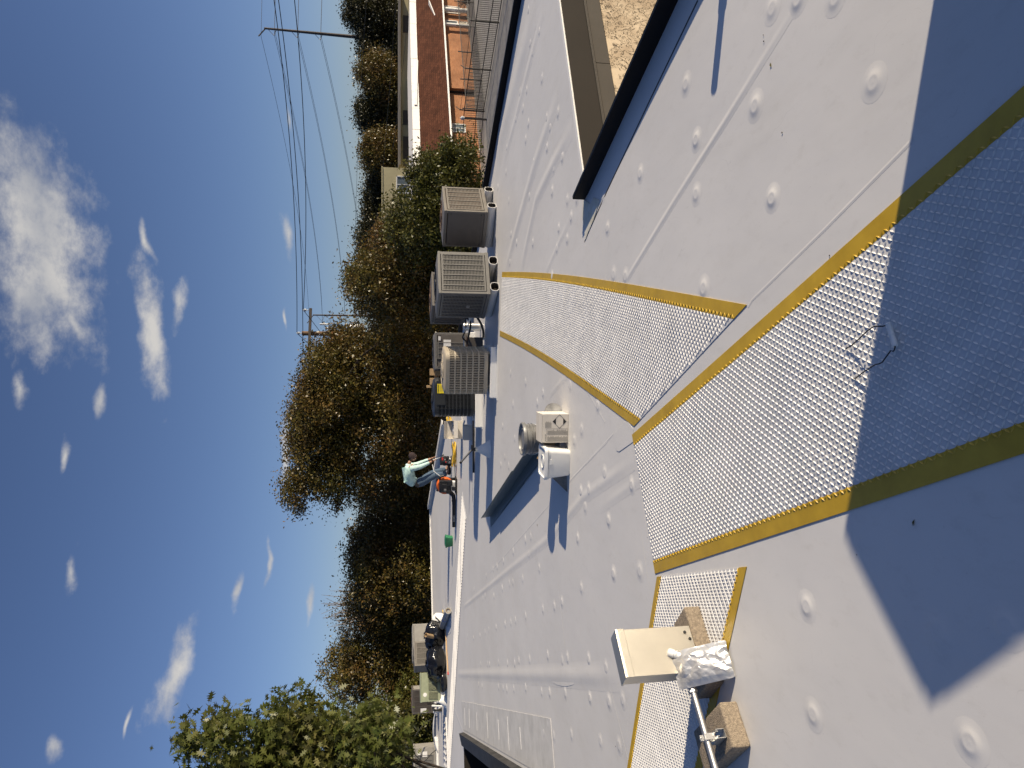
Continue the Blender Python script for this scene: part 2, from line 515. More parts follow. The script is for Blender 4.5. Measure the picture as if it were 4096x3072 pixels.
M['ac_pale'] = mat('pale_weathered_cabinet', (0.27, 0.255, 0.225), 0.55, var=0.12, vscale=4)
M['ac_grey'] = mat('grey_cabinet_paint', (0.15, 0.142, 0.129), 0.5, var=0.08, vscale=6)
M['ac_beige'] = mat('beige_cabinet_paint', (0.40, 0.345, 0.26), 0.5, var=0.10, vscale=5)
M['ac_black'] = mat('charcoal_cabinet_paint', (0.028, 0.029, 0.030), 0.32, var=0.2, vscale=5)
M['ac_green'] = mat('pale_green_cabinet_paint', (0.27, 0.295, 0.195), 0.55, var=0.14, vscale=6)
M['coil'] = mat('dark_condenser_coil', (0.022, 0.02, 0.018), 0.7, var=0.35, vscale=40)
M['coil_rust'] = mat('brown_coil_fins', (0.10, 0.055, 0.03), 0.7, var=0.45, vscale=9)
M['galv'] = mat('galvanised_steel', (0.60, 0.59, 0.565), 0.34, metal=0.9, var=0.10, vscale=9, detail=7)
M['alu'] = mat('bare_aluminium_sheet', (0.60, 0.555, 0.47), 0.40, metal=0.85, var=0.08, vscale=3, detail=8)
M['foil'] = mat('crinkled_foil', (0.62, 0.605, 0.58), 0.36, metal=0.6, var=0.06, vscale=6)
M['plastic_white'] = mat('white_plastic', (0.74, 0.735, 0.71), 0.38, var=0.05, vscale=6)
M['plastic_grey'] = mat('grey_coated_bucket', (0.13, 0.127, 0.122), 0.35, var=0.3, vscale=10, col2=(0.26, 0.255, 0.245))
M['plastic_black'] = mat('black_plastic', (0.014, 0.014, 0.015), 0.4, var=0.3)
M['rubber'] = mat('black_rubber', (0.015, 0.015, 0.016), 0.6, var=0.3)
M['trash'] = mat('black_bag_film', (0.008, 0.008, 0.009), 0.16, var=0.2, bump=0.6, bscale=7, bdist=0.05, spec=0.6)
M['orange'] = mat('orange_plastic', (0.62, 0.12, 0.015), 0.4, var=0.1)
M['red'] = mat('red_plastic', (0.45, 0.02, 0.015), 0.4, var=0.1)
M['green'] = mat('green_plastic', (0.02, 0.16, 0.07), 0.45, var=0.12)
M['carton'] = mat('white_carton_board', (0.66, 0.605, 0.52), 0.8, var=0.06, vscale=7)
M['kraft'] = mat('brown_cardboard', (0.36, 0.25, 0.14), 0.85, var=0.1, vscale=8)
M['ink'] = mat('black_print', (0.02, 0.02, 0.02), 0.7)
M['ink_grey'] = mat('grey_print', (0.16, 0.145, 0.125), 0.8)
M['wood'] = mat('raw_lumber', (0.52, 0.34, 0.17), 0.75, var=0.2, vscale=5, stretch=(1, 8, 8))
M['pole_wood'] = mat('weathered_pole_wood', (0.16, 0.095, 0.05), 0.85, var=0.3, vscale=6, stretch=(6, 6, 0.6))
M['arm_wood'] = mat('grey_crossarm_wood', (0.13, 0.105, 0.085), 0.85, var=0.3, vscale=6)
M['steel_dark'] = mat('dark_weathering_steel', (0.055, 0.042, 0.036), 0.7, var=0.2)
M['wire'] = mat('black_wire', (0.025, 0.03, 0.035), 0.6)
M['wire_far'] = mat('bare_aluminium_wire', (0.20, 0.20, 0.20), 0.5)
M['porcelain'] = mat('pale_porcelain', (0.62, 0.64, 0.64), 0.2)
M['sheetmetal'] = mat('grey_painted_flashing', (0.10, 0.125, 0.135), 0.42, metal=0.25, var=0.12, vscale=3)
M['cord'] = mat('yellow_cord', (0.62, 0.40, 0.03), 0.5, var=0.15)
M['shirt'] = mat('pale_mint_shirt', (0.48, 0.67, 0.62), 0.85, var=0.10, vscale=12, bump=0.5, bscale=16)
M['jeans'] = mat('blue_denim', (0.055, 0.09, 0.14), 0.85, var=0.3, vscale=10, bump=0.3, bscale=18)
M['skin'] = mat('skin', (0.36, 0.20, 0.13), 0.55, var=0.06)
M['hat'] = mat('dark_knit_cap', (0.035, 0.022, 0.022), 0.95, var=0.3, vscale=40)
M['brick'] = brick_mat('orange_brick', (0.42, 0.185, 0.085), (0.33, 0.135, 0.06), (0.36, 0.25, 0.17), 2.0, 0.42, 0.15, 0.018)
M['shingle'] = brick_mat('brown_shingle', (0.105, 0.040, 0.022), (0.068, 0.025, 0.014), (0.035, 0.014, 0.009), 1.2, 0.42, 0.24, 0.014, rough=0.95)
M['white_trim'] = mat('white_trim_paint', (0.76, 0.745, 0.71), 0.5, var=0.06)
M['white_roof2'] = mat('white_flat_roof', (0.78, 0.74, 0.68), 0.7, var=0.05, vscale=0.4)
M['beige_wall'] = mat('beige_rendered_wall', (0.42, 0.37, 0.22), 0.85, var=0.08, vscale=0.5)
M['grey_shade'] = mat('grey_siding', (0.16, 0.145, 0.13), 0.8, var=0.1, vscale=0.5)
M['glass'] = mat('window_glass', (0.10, 0.13, 0.15), 0.08, spec=0.8, var=0.15)
M['curtain'] = mat('pale_blind', (0.55, 0.49, 0.39), 0.8, var=0.05)
M['iron'] = mat('black_iron', (0.012, 0.011, 0.012), 0.5)
M['bark'] = mat('bark', (0.035, 0.025, 0.018), 0.95, var=0.4, vscale=8, bump=0.6, bscale=14)
M['leaf_brown'] = leaf_mat('autumn_brown_leaf', [(0.0697, 0.0496, 0.0124), (0.1395, 0.0961, 0.0217), (0.093, 0.0853, 0.0217), (0.1938, 0.1116, 0.0279)], 0.38, 0.25)
M['leaf_olive'] = leaf_mat('olive_leaf', [(0.0508, 0.0551, 0.013), (0.1015, 0.0986, 0.0203), (0.0798, 0.087, 0.0188), (0.145, 0.1232, 0.029)], 0.38, 0.25)
M['leaf_dark'] = leaf_mat('dark_evergreen_leaf', [(0.022, 0.022, 0.008), (0.05, 0.046, 0.013), (0.045, 0.040, 0.013)], 0.45, 0.2)
M['leaf_oak'] = leaf_mat('oak_leaf', [(0.0633, 0.0828, 0.0161), (0.1323, 0.138, 0.0345), (0.092, 0.1092, 0.023), (0.184, 0.1725, 0.0575)], 0.38, 0.35)
M['twig'] = mat('bare_twig', (0.16, 0.12, 0.085), 0.9)
M['sticker'] = mat('yellow_label', (0.80, 0.62, 0.02), 0.5, var=0.03)
M['paper'] = mat('white_label', (0.68, 0.67, 0.64), 0.6, var=0.04)

# ------------------------------------------------------------------ the roof and its edges
GROUND = -5.3
R_IN = Vector((1.53, 5.72, 0))                      # inside corner of the building outline
R_A = Vector((4.37, -3.0, 0))
R_E0 = Vector((5.33, 7.41, 0))
R_E1 = Vector((-5.0, 28.5, 0))
outline = [R_A, R_IN, R_E0, R_E1, Vector((-24, 20.05, 0)), Vector((-24, -3, 0))]
C0 = Vector((-7.69, 15.64, 0)); C1 = Vector((-3.95, 6.76, 0)); C2 = Vector((-8.0, 4.9, 0)); C3 = Vector((-12.2, 14.65, 0))
court = [C0, C1, C2, C3]


def flat_with_holes(loops, z):
    tris = mgeo.tessellate_polygon([[Vector((p.x, p.y, 0)) for p in lp] for lp in loops])
    pts = [p for lp in loops for p in lp]
    mb = MB()
    mb.add([(p.x, p.y, z) for p in pts], tris)
    return mb


roof = flat_with_holes([outline, court], 0.0).build('roof', M['membrane'])
for p in roof.data.polygons:
    if p.normal.z < 0: p.flip()
tag(roof, 'white membrane roof covered in round fastener bumps', None, None, 'structure')

bm_ = MB()                                          # a fastener plate under the membrane
prof = [(0.088, -0.0004), (0.076, 0.0001), (0.064, 0.0007), (0.053, 0.0018), (0.043, 0.0033), (0.035, 0.0045), (0.030, 0.0049), (0.024, 0.0047), (0.014, 0.0046), (0.007, 0.0048), (0.0005, 0.0049)]
n_ = 18
bm_.lathe(prof, n_, (0, 0, 0))
bm_.f = [q for q in bm_.f if len(q) < 9]; bm_.m = [0] * len(bm_.f)
bump_me = bm_.mesh('fastener_bump', M['membrane'], True)
crops = [
    ((1800, 2100, 1.707), [(873, 92), (610, 295), (497, 368), (430, 390), (405, 400), (357, 430), (1118, 332), (1297, 315), (898, 430), (765, 525), (713, 555), (635, 575), (517, 622), (447, 650), (416, 665), (377, 675), (315, 697), (668, 890), (767, 925), (803, 908), (948, 915), (1067, 975), (544, 918), (471, 925), (442, 945), (393, 945), (333, 940), (270, 950), (257, 950), (210, 950), (517, 1110), (436, 1120), (388, 1120), (363, 1115), (331, 1105), (626, 1140), (681, 1143), (788, 1148), (957, 1180), (1087, 1205), (1181, 1195), (340, 1305), (377, 1320), (392, 1320), (452, 1345), (537, 1375), (671, 1360), (642, 1420), (710, 1440), (830, 1430), (1028, 1475), (1155, 1505), (540, 200), (515, 100), (552, 80), (432, 180), (365, 245), (322, 285), (295, 300), (248, 345), (160, 1220), (190, 1240), (225, 1250), (280, 1290), (220, 1100), (195, 1090), (130, 1050), (240, 480), (225, 500), (300, 485), (165, 440), (120, 760), (160, 770), (205, 755), (240, 730), (265, 715)]),
    ((2000, 0, 1.843), [(1372, 620), (1448, 1030), (1447, 1430), (1035, 1280), (497, 1475), (567, 1465), (310, 580), (222, 320), (290, 230), (210, 75), (240, 390), (128, 450), (147, 680), (197, 665), (345, 870), (428, 830), (370, 940), (347, 1090), (460, 1160), (397, 1240), (385, 1410), (207, 1380), (65, 1480), (210, 910), (190, 1030), (118, 875), (170, 800), (248, 1200), (525, 1600), (205, 950), (15, 940), (50, 1090), (45, 1270)]),
    ((2900, 0, 1.382), [(262, 45), (405, -8), (610, -12), (822, 455), (168, 585), (262, 1095)]),
    ((2400, 1000, 1.276), [(70, 125), (130, 135), (530, 195), (45, 1380), (25, 1140), (163, 1200)]),
    ((3200, 1800, 1.3047), [(37, 815), (70, 1380), (890, 1525), (722, 955), (1075, 920)]),
    ((1500, 1300, 2.074), [(1125, 400), (1250, 475), (1145, 660), (1395, 565), (1347, 645), (1715, 870), (1655, 960), (1345, 1350), (1045, 1160), (1077, 1095), (1110, 1170), (1160, 940), (1060, 840), (1910, 1230), (1775, 1370), (1710, 1380), (1745, 1510), (1940, 1610), (1850, 670), (1620, 500)]),
    ((1500, 600, 2.074), [(1600, 400), (1675, 410), (1525, 650), (1595, 740), (1630, 565), (1510, 815), (1310, 770), (1280, 385), (1470, 340), (1130, 700), (1175, 770), (1120, 930), (1930, 650), (1985, 1020), (1105, 405), (1020, 310), (1470, 1045), (1890, 370)]),
]
spots = []
for (ox, oy, sc), pts in crops:
    for (x, y) in pts:
        p = G(ox + x / sc, oy + y / sc)
        if all((p - q).length > 0.14 for q in spots): spots.append(p)
for p in spots:
    share('fastener_bump', bump_me, roof, (p.x, p.y, 0.0006), random.random() * 3, (q_ := random.uniform(0.74, 0.88), q_, random.uniform(0.75, 1.25)))


def ridge(pts, w, h, name, material, z0=0.0005, parent=roof, taper=True, res=0.15):
    pts = [Vector((p[0], p[1], 0)) for p in pts]
    fine = []
    for a, b in zip(pts[:-1], pts[1:]):
        k = max(1, int((b - a).length / res))
        fine += [a.lerp(b, i / k) for i in range(k)]
    fine.append(pts[-1])
    mb = MB()
    rows, K = [], 9
    rnd = random.Random(len(fine))
    for i, p in enumerate(fine):
        t = (fine[min(i + 1, len(fine) - 1)] - fine[max(i - 1, 0)]).normalized()
        s = Vector((-t.y, t.x, 0))
        e = 1.0
        if taper: e = min(1, i / 4, (len(fine) - 1 - i) / 4) * rnd.uniform(0.75, 1.1)
        for k in range(K):
            q = -1 + 2 * k / (K - 1)
            z = z0 + h * e * (0.5 + 0.5 * math.cos(math.pi * q)) ** 1.2
            rows.append(p + s * (q * w / 2) + Vector((0, 0, z)))
    fs = [(i * K + k, i * K + k + 1, (i + 1) * K + k + 1, (i + 1) * K + k) for i in range(len(fine) - 1) for k in range(K - 1)]
    mb.add(rows, fs)
    return mb.build(name, material, parent, smooth=True, angle=80)


for pts, w, h in [
    ([(3189, 14), (2900, 485), (2700, 800), (2517, 1100), (2430, 1250)], 0.06, 0.0055),
    ([(1830, 2696), (2000, 2697), (2300, 2702), (2470, 2705)], 0.22, 0.012),
    ([(2538, 1842), (2330, 1990), (2204, 2144), (2116, 2217), (2040, 2276), (1853, 2428)], 0.13, 0.007),
    ([(2600, 1890), (2400, 2030)], 0.10, 0.005),
    ([(2225, 2282), (2269, 2690)], 0.06, 0.004),
    ([(2040, 2276), (2069, 2674)], 0.07, 0.004),
    ([(2291, 504), (2218, 643), (2145, 796), (2079, 1100)], 0.22, 0.014),
    ([(2202, 517), (2218, 670)], 0.09, 0.006),
    ([(2281, 869), (2178, 1100)], 0.10, 0.007),
    ([(2231, 385), (2145, 637), (2099, 796), (2019, 1088)], 0.26, 0.015),
    ([(2172, 40), (2052, 511), (2013, 656)], 0.20, 0.009),
    ([(2140, 20), (2060, 330), (2000, 560), (1975, 800)], 0.55, 0.02),
    ([(2267, 1500), (2200, 1577)], 0.08, 0.006),
    ([(1850, 2060), (1790, 2440)], 0.10, 0.006),
    ([(1860, 2950), (1790, 2760)], 0.14, 0.006),
]:
    ridge([G(*p) for p in pts], w, h * 0.6, 'membrane_crease', M['membrane'])
for pts in [
    [(3652, 557), (3300, 915), (3008, 1200), (2992, 1227)],
    [(2397, 908), (2420, 1100), (2440, 1200)],
    [(2340, 965), (2352, 1100)],
    [(2562, 2123), (2600, 2381), (2612, 2500)],
    [(2438, 2744), (2520, 3072)],
    [(2431, 1765), (2306, 1895), (2204, 2010), (1960, 2290)],
    [(2455, 1734), (2324, 1874), (2230, 1975)],
    [(1765, 2010), (1788, 2300), (1782, 2460)],
    [(2300, 1480), (2420, 1690)],
    [(2545, 1790), (2568, 2010), (2590, 2150)],
]:
    ridge([G(*p) for p in pts], 0.018, 0.0008, 'weld_seam', M['membrane'], taper=False, res=0.4)
# welded cover strip beside the edge metal
ridge([G(2792, 0), G(2600, 400), G(2430, 760), G(2357, 922), G(2338, 968)], 0.016, 0.002, 'weld_seam', M['taupe2'], taper=False, res=0.3)


def patch(px, th, name, material, z=0.001, parent=roof):
    mb = MB(); mb.prism([G(*p) for p in px], z, z + th)
    return mb.build(name, material, parent, bev=0.0015)


pc = [(2200 + x / 2.073, 1100 + y / 2.073) for x, y in ((525, 1325), (622, 1213), (655, 1225), (692, 1275), (690, 1385), (575, 1466), (555, 1458), (540, 1420))]
patch(pc, 0.002, 'cover_patch', M['membrane'])
pc = [(1800 + (785 + 105 * math.cos(a)) / 1.707, 2100 + (1030 + 72 * math.sin(a)) / 1.707) for a in [math.pi * k / 9 for k in range(10)]]
patch(pc, 0.002, 'cover_patch', M['membrane'])
tag(patch([(2338, 905), (2330, 860), (2336, 795), (2362, 815), (2376, 790), (2400, 800), (2376, 880), (2352, 935), (2342, 962)], 0.004, 'corner_flashing', M['flash_cream']), 'yellowed corner flashing patch')
# flashing strip with grime beside the open court
nrm = Vector((0.923, 0.385, 0))
mb = MB(); mb.prism([C0 + nrm * 0.05, C0 + nrm * 0.62 + Vector((-.1, .25, 0)), C1 + nrm * 0.62, C1 + nrm * 0.05], 0.001, 0.0045)
M['flash_dirty'] = mat('grimy_flashing', (0.58, 0.565, 0.53), 0.55, var=0.12, vscale=4.2, col2=(0.70, 0.68, 0.65), detail=9)
mb.build('flashing_strip', M['flash_dirty'], roof)
for k in range(7):
    a = C0.lerp(C1, 0.05 + k * 0.13 + 0.03 * math.sin(k * 5.0)) + nrm * 0.07
    mb = MB(); mb.box(a + nrm * 0.26 + Vector((0, 0, 0.006)), (0.34 + 0.12 * math.sin(k * 3.0), 0.009, 0.003), math.atan2(nrm.y, nrm.x))
    mb.build('weld_seam', M['membrane_new'], roof)


def edge_strip(a, b, w, h, drop, name, material, side, parent=None, z=0.0):
    """upstand along a-b: inner face on the line, thickness w towards side"""
    d = (b - a).normalized()
    s = Vector((-d.y, d.x, 0)) * side
    mb = MB()
    mb.prism([a, b, b + s * w, a + s * w], z, z + h)
    if drop: mb.prism([a + s * w, b + s * w, b + s * (w + 0.012), a + s * (w + 0.012)], -drop, z + h - 0.003)
    return mb


# black edge metal of the near wing
dA = (R_A - R_IN).normalized()
em = edge_strip(R_IN, R_A, 0.03, 0.108, 0.22, 'edge_metal', None, 1)
o = em.build('edge_metal', M['black_metal'], None, bev=0.006)
tag(o, 'black raised edge metal along the near roof corner, casting a blue shadow', 'edge metal', 'black edge metal of the roof')
dE = (R_E1 - R_E0).normalized()
SPL = R_E0 + dE * 14.8
em = edge_strip(R_E0, SPL, 0.05, 0.09, 0.25, 'edge_metal', None, -1)
o = em.build('edge_metal', M['black_metal'], None, bev=0.006)
tag(o, 'black raised edge metal along the far right roof edge behind the air conditioners', 'edge metal', 'black edge metal of the roof')
em = edge_strip(SPL, R_E1, 0.14, 0.11, 0.0, 'parapet', None, -1)
em.prism([SPL + Vector((-.02, -.02, 0)), R_E1 + Vector((-.02, 0, 0)), R_E1 + Vector((.16, .09, 0)), SPL + Vector((.16, .07, 0))], 0.11, 0.125)
o = em.build('parapet_wall', M['membrane'], None, bev=0.01)
tag(o, 'low white parapet running to the far roof corner behind the worker', 'parapet')
dF = (outline[4] - R_E1).normalized()
em = edge_strip(R_E1, outline[4], 0.12, 0.05, 0.0, 'roof_edge', None, -1)
o = em.build('roof_edge', M['membrane'], None, bev=0.01)
tag(o, 'thin white upstand along the far left roof edge in front of the trees', 'roof edge')
# edge of the open court
cv = (C1 - C0).normalized()
sl = Vector((-0.923, -0.385, 0))
mb = MB()
mb.add([C0 + Vector((0, 0, 0.0)), C1, C1 + Vector((0, 0, .10)) + sl * 0.02, C0 + Vector((0, 0, .10)) + sl * 0.02,
        C1 + sl * 0.26 + Vector((0, 0, .055)), C0 + sl * 0.26 + Vector((0, 0, .055)), C1 + sl * 0.27 + Vector((0, 0, -.2)), C0 + sl * 0.27 + Vector((0, 0, -.2))],
       [(0, 1, 2, 3), (3, 2, 4, 5), (5, 4, 6, 7), (0, 3, 5, 7), (1, 6, 4, 2)])
o = mb.build('court_coping', M['black_dusty'])
tag(o, 'dusty black metal coping along the open court at the left', 'coping')

# walls of the building under the roof
mb = MB()
for a, b in ((R_A, R_IN), (R_E0, R_E1), (R_E1, outline[4])):
    mb.poly([(a.x, a.y, -0.02), (b.x, b.y, -0.02), (b.x, b.y, GROUND), (a.x, a.y, GROUND)])
mb.poly([(R_IN.x, R_IN.y, -0.41), (R_E0.x, R_E0.y, -0.41), (R_E0.x, R_E0.y, GROUND), (R_IN.x, R_IN.y, GROUND)])
o = mb.build('stucco_wall', M['stucco'])
tag(o, 'rough tan stucco wall below the white roof', None, None, 'structure')
mb = MB()
for a, b in ((C0, C1), (C1, C2), (C2, C3), (C3, C0)):
    mb.poly([(a.x, a.y, -0.004), (b.x, b.y, -0.004), (b.x, b.y, GROUND), (a.x, a.y, GROUND)])
o = mb.build('court_wall', M['taupe'])
tag(o, 'taupe walls of the open court', None, None, 'structure')

dN = (R_E0 - R_IN).normalized(); nN = Vector((dN.y, -dN.x, 0))         # towards the viewer
fas = thing('roof_fascia', 'taupe metal fascia on the wall across the open roof corner', 'fascia', (0, 0, 0))
LN = (R_E0 - R_IN).length


def band(z0, z1, proud, name, m, s0=0.0, s1=None):
    s1 = LN if s1 is None else s1
    a, b = R_IN + dN * s0, R_IN + dN * s1
    mb = MB(); mb.prism([a + nN * 0.002, b + nN * 0.002, b + nN * proud, a + nN * proud], z0, z1)
    return mb.build(name, m, fas, bev=0.002)


band(-0.235, -0.012, 0.05, 'fascia_panel', M['taupe'])
band(-0.008, 0.006, 0.056, 'membrane_edge', M['white_trim'])
band(-0.247, -0.238, 0.062, 'trim_bead', M['taupe2'])
band(-0.262, -0.250, 0.056, 'trim_bead', M['taupe2'])
j = 0.0
for s in (1.55, LN):
    band(-0.405, -0.266, 0.036, 'trim_panel', M['taupe2'], j + 0.003, s - 0.003)
    j = s

# ------------------------------------------------------------------ ground
mb = MB(); mb.poly([(-2500, -1500, GROUND), (2500, -1500, GROUND), (2500, 4000, GROUND), (-2500, 4000, GROUND)])
tag(mb.build('ground', M['asphalt']), 'dark ground below the building', None, None, 'structure')
eB = Vector((0.86, 0.51, 0)).normalized(); nB = Vector((-eB.y, eB.x, 0)); OB = Vector((18.0, 54.0, 0))
mb = MB(); mb.prism([OB + eB * -14 + nB * 3, OB + eB * 40 + nB * 3, OB + eB * 40 - nB * 40, OB + eB * -6 - nB * 32], GROUND - 0.1, GROUND + 0.012)
tag(mb.build('driveway', M['concrete']), 'grey concrete driveway beyond the iron fence', None, None, 'structure')

# ------------------------------------------------------------------ walkway pads
Q = 0.0205


def pad_z(x, y, amp):
    return 0.0045 + amp * (1.6 + math.sin(9.5 * (y + 0.35 * x) + 1.4 * math.sin(2.2 * x)) + 0.6 * math.sin(17 * (y * 0.9 - 0.2 * x) + 2.0 * x))


def walkway(corners, label, strips=True, amp=0.0017, bow=0.0, treads='diamond', end_bow=0.0, z_add=0.0, group='walkway pads on the roof'):
    f0, f1, n0, n1 = [Vector((*c, 0)) for c in corners]      # far left, far right, near left, near right
    root = thing('walkway_pad', label, 'walkway pad', ((f0 + f1 + n0 + n1) / 4), 0, group)
    off = root.location
    width = (f1 - f0).length
    Ll = (n0 - f0).length
    st = 0.078 / width if strips else 0.0

    def S(s, t):
        a = f0.lerp(f1, t); b = n0.lerp(n1, t)
        p = a.lerp(b, s)
        side = (f1 - f0).normalized()
        p = p + side * (bow * math.sin(math.pi * s)) + (b - a).normalized() * end_bow * math.sin(math.pi * t) * s
        ef = min(1.0, math.sin(math.pi * min(1, max(0, t))) * 1.6) * min(1.0, 12 * s * (1 - s))
        z = 0.0032 + (pad_z(p.x, p.y, amp) - 0.0032) * ef + z_add
        return Vector((p.x, p.y, z)) - off

    ns = max(8, int(Ll / 0.045)); 
    def surf(t0, t1, nt, dz, name, m):
        mb = MB()
        g = [[S(i / ns, t0 + (t1 - t0) * k / nt) + Vector((0, 0, dz)) for k in range(nt + 1)] for i in range(ns + 1)]
        vs = [p for r in g for p in r]
        fs = [(i * (nt + 1) + k, i * (nt + 1) + k + 1, (i + 1) * (nt + 1) + k + 1, (i + 1) * (nt + 1) + k) for i in range(ns) for k in range(nt)]
        mb.add(vs, fs)
        # skirt down to the roof
        per = [(0, k) for k in range(nt + 1)] + [(i, nt) for i in range(1, ns + 1)] + [(ns, k) for k in range(nt - 1, -1, -1)] + [(i, 0) for i in range(ns - 1, 0, -1)]
        o0 = len(mb.v)
        for (i, k) in per:
            q = g[i][k]; mb.v += [tuple(q), (q.x, q.y, 0.0008)]
        n = len(per)
        for i in range(n):
            j2 = (i + 1) % n
            mb.f.append((o0 + 2 * i, o0 + 2 * j2, o0 + 2 * j2 + 1, o0 + 2 * i + 1)); mb.m.append(0)
        return mb.build(name, m, root, smooth=True, angle=35)

    if strips:
        surf(st, 1 - st, 14, 0, 'tread_sheet', M['pad'])
        surf(0, st, 2, 0.0006, 'safety_strip', M['yellow'])
        surf(1 - st, 1, 2, 0.0006, 'safety_strip', M['yellow'])
    else:
        surf(0, 1, 14, 0, 'tread_sheet', M['pad'])
    mb = MB()
    vs, fs, ms = [], [], []
    if treads == 'diamond':
        ncol = int(width / Q)
        for k in range(ncol + 1):
            t = (k + 0.5) * Q / width
            if t < st * 0.80 or t > 1 - st * 0.80: continue
            a = f0.lerp(f1, t); b = n0.lerp(n1, t); L_ = (b - a).length
            edge = t < st or t > 1 - st
            u = (b - a).normalized(); w = Vector((-u.y, u.x, 0))
            for j2 in range(1, int(L_ / Q)):
                c = S(j2 * Q / L_, t)
                fam = (j2 + k) % 2
                d1 = (u + w).normalized() if fam else (u - w).normalized()
                d2 = Vector((-d1.y, d1.x, 0))
                l, h, tp = 0.0155, 0.0044, 0.0046
                e = 0.0040
                o_ = len(vs)
                vs += [c - d1 * l, c + d2 * tp, c + d1 * l, c - d2 * tp, c - d1 * 0.004 + Vector((0, 0, h)), c + d1 * 0.004 + Vector((0, 0, h))]
                fs += [(o_, o_ + 4, o_ + 1), (o_ + 1, o_ + 4, o_ + 5), (o_ + 1, o_ + 5, o_ + 2), (o_ + 2, o_ + 5, o_ + 3), (o_ + 3, o_ + 5, o_ + 4), (o_ + 3, o_ + 4, o_)]
                ms += [1 if edge else 0] * 6
    else:
        L_ = Ll; P = treads
        for j2 in range(1, int(L_ / P)):
            s = j2 * P / L_
            a, b = S(s, 0.06), S(s, 0.94)
            u = (S(min(1, s + 0.01), 0.5) - S(s, 0.5)).normalized()
            o_ = len(vs)
            h = P * 0.17
            vs += [a - u * P * 0.3, b - u * P * 0.3, b + Vector((0, 0, h)), a + Vector((0, 0, h)), a + u * P * 0.3, b + u * P * 0.3]
            fs += [(o_, o_ + 1, o_ + 2, o_ + 3), (o_ + 3, o_ + 2, o_ + 5, o_ + 4)]
            ms += [0, 0]
    me = bpy.data.meshes.new('tread_pattern')
    me.from_pydata([tuple(p) for p in vs], [], fs)
    me.materials.append(M['pad']); me.materials.append(M['yellow'])
    me.polygons.foreach_set('material_index', ms)
    me.update()
    o = share('tread_pattern', me, root)
    o['kind'] = 'stuff'
    return root


walkway([(-1.16, 4.13), (-0.34, 4.55), (0.075, 0.91), (0.92, 1.14)], 'long white walkway pad in the foreground, half in shadow, under the wire handle')
walkway([(0.71, 10.36), (1.62, 10.14), (-0.28, 4.51), (0.36, 3.0)], 'white diamond tread walkway pad running to the air conditioners', bow=0.05)
walkway([(-1.17, 4.10), (-0.83, 3.0), (-4.17, 5.23), (-3.82, 4.20)][0:1] + [(-0.83, 3.0)] + [(-4.17, 5.23), (-3.82, 4.20)], 'white diamond tread walkway pad under the metal box and concrete block', end_bow=0.0)
walkway([(-2.85, 15.02), (-2.42, 15.9), (-12.7, 20.25), (-12.3, 21.15)], 'long narrow white walkway strip crossing the far roof', strips=False, treads=0.09, amp=0.004)
walkway([(-9.55, 20.35), (-9.95, 21.35), (-11.6, 19.2), (-12.0, 20.2)], 'short white walkway strip with wide ribs at the far left', strips=False, treads=0.16, amp=0.001, z_add=0.03)

# ------------------------------------------------------------------ air conditioners
AC_GROUP = 'rooftop air conditioners'


def louver(parent, face, w, d, z0, z1, m, cols, margin=0.05, pitch=0.021, inset=0.0):
    """grille of level slats with upright bars on one side of a cabinet"""
    W = w if face in ('front', 'back') else d
    mb = MB()
    hw = W / 2 - margin
    R = {'front': 0, 'left': -math.pi / 2, 'right': math.pi / 2, 'back': math.pi}[face]
    off = (d if face in ('front', 'back') else w) / 2
    Rm = Matrix.Rotation(R, 3, 'Z')

    def bx(x, z, sx, sz, y, sy):
        mb.box(Rm @ Vector((x, y, z)), (sx, sy, sz), rot=Rm)
    n = int((z1 - z0) / pitch)
    for i in range(n):
        bx(0, z0 + (i + 0.5) * (z1 - z0) / n, 2 * hw, pitch * 0.5, -off + 0.004, 0.010)
    for k in range(cols + 1):
        bx(-hw + 2 * hw * k / cols, (z0 + z1) / 2, 0.014, z1 - z0, -off - 0.003, 0.012)
    for zz in (z0 - 0.012, z1 + 0.012):
        bx(0, zz, 2 * hw + 0.014, 0.024, -off - 0.001, 0.014)
    return mb.build('louver_grille', m, parent, kind='stuff')


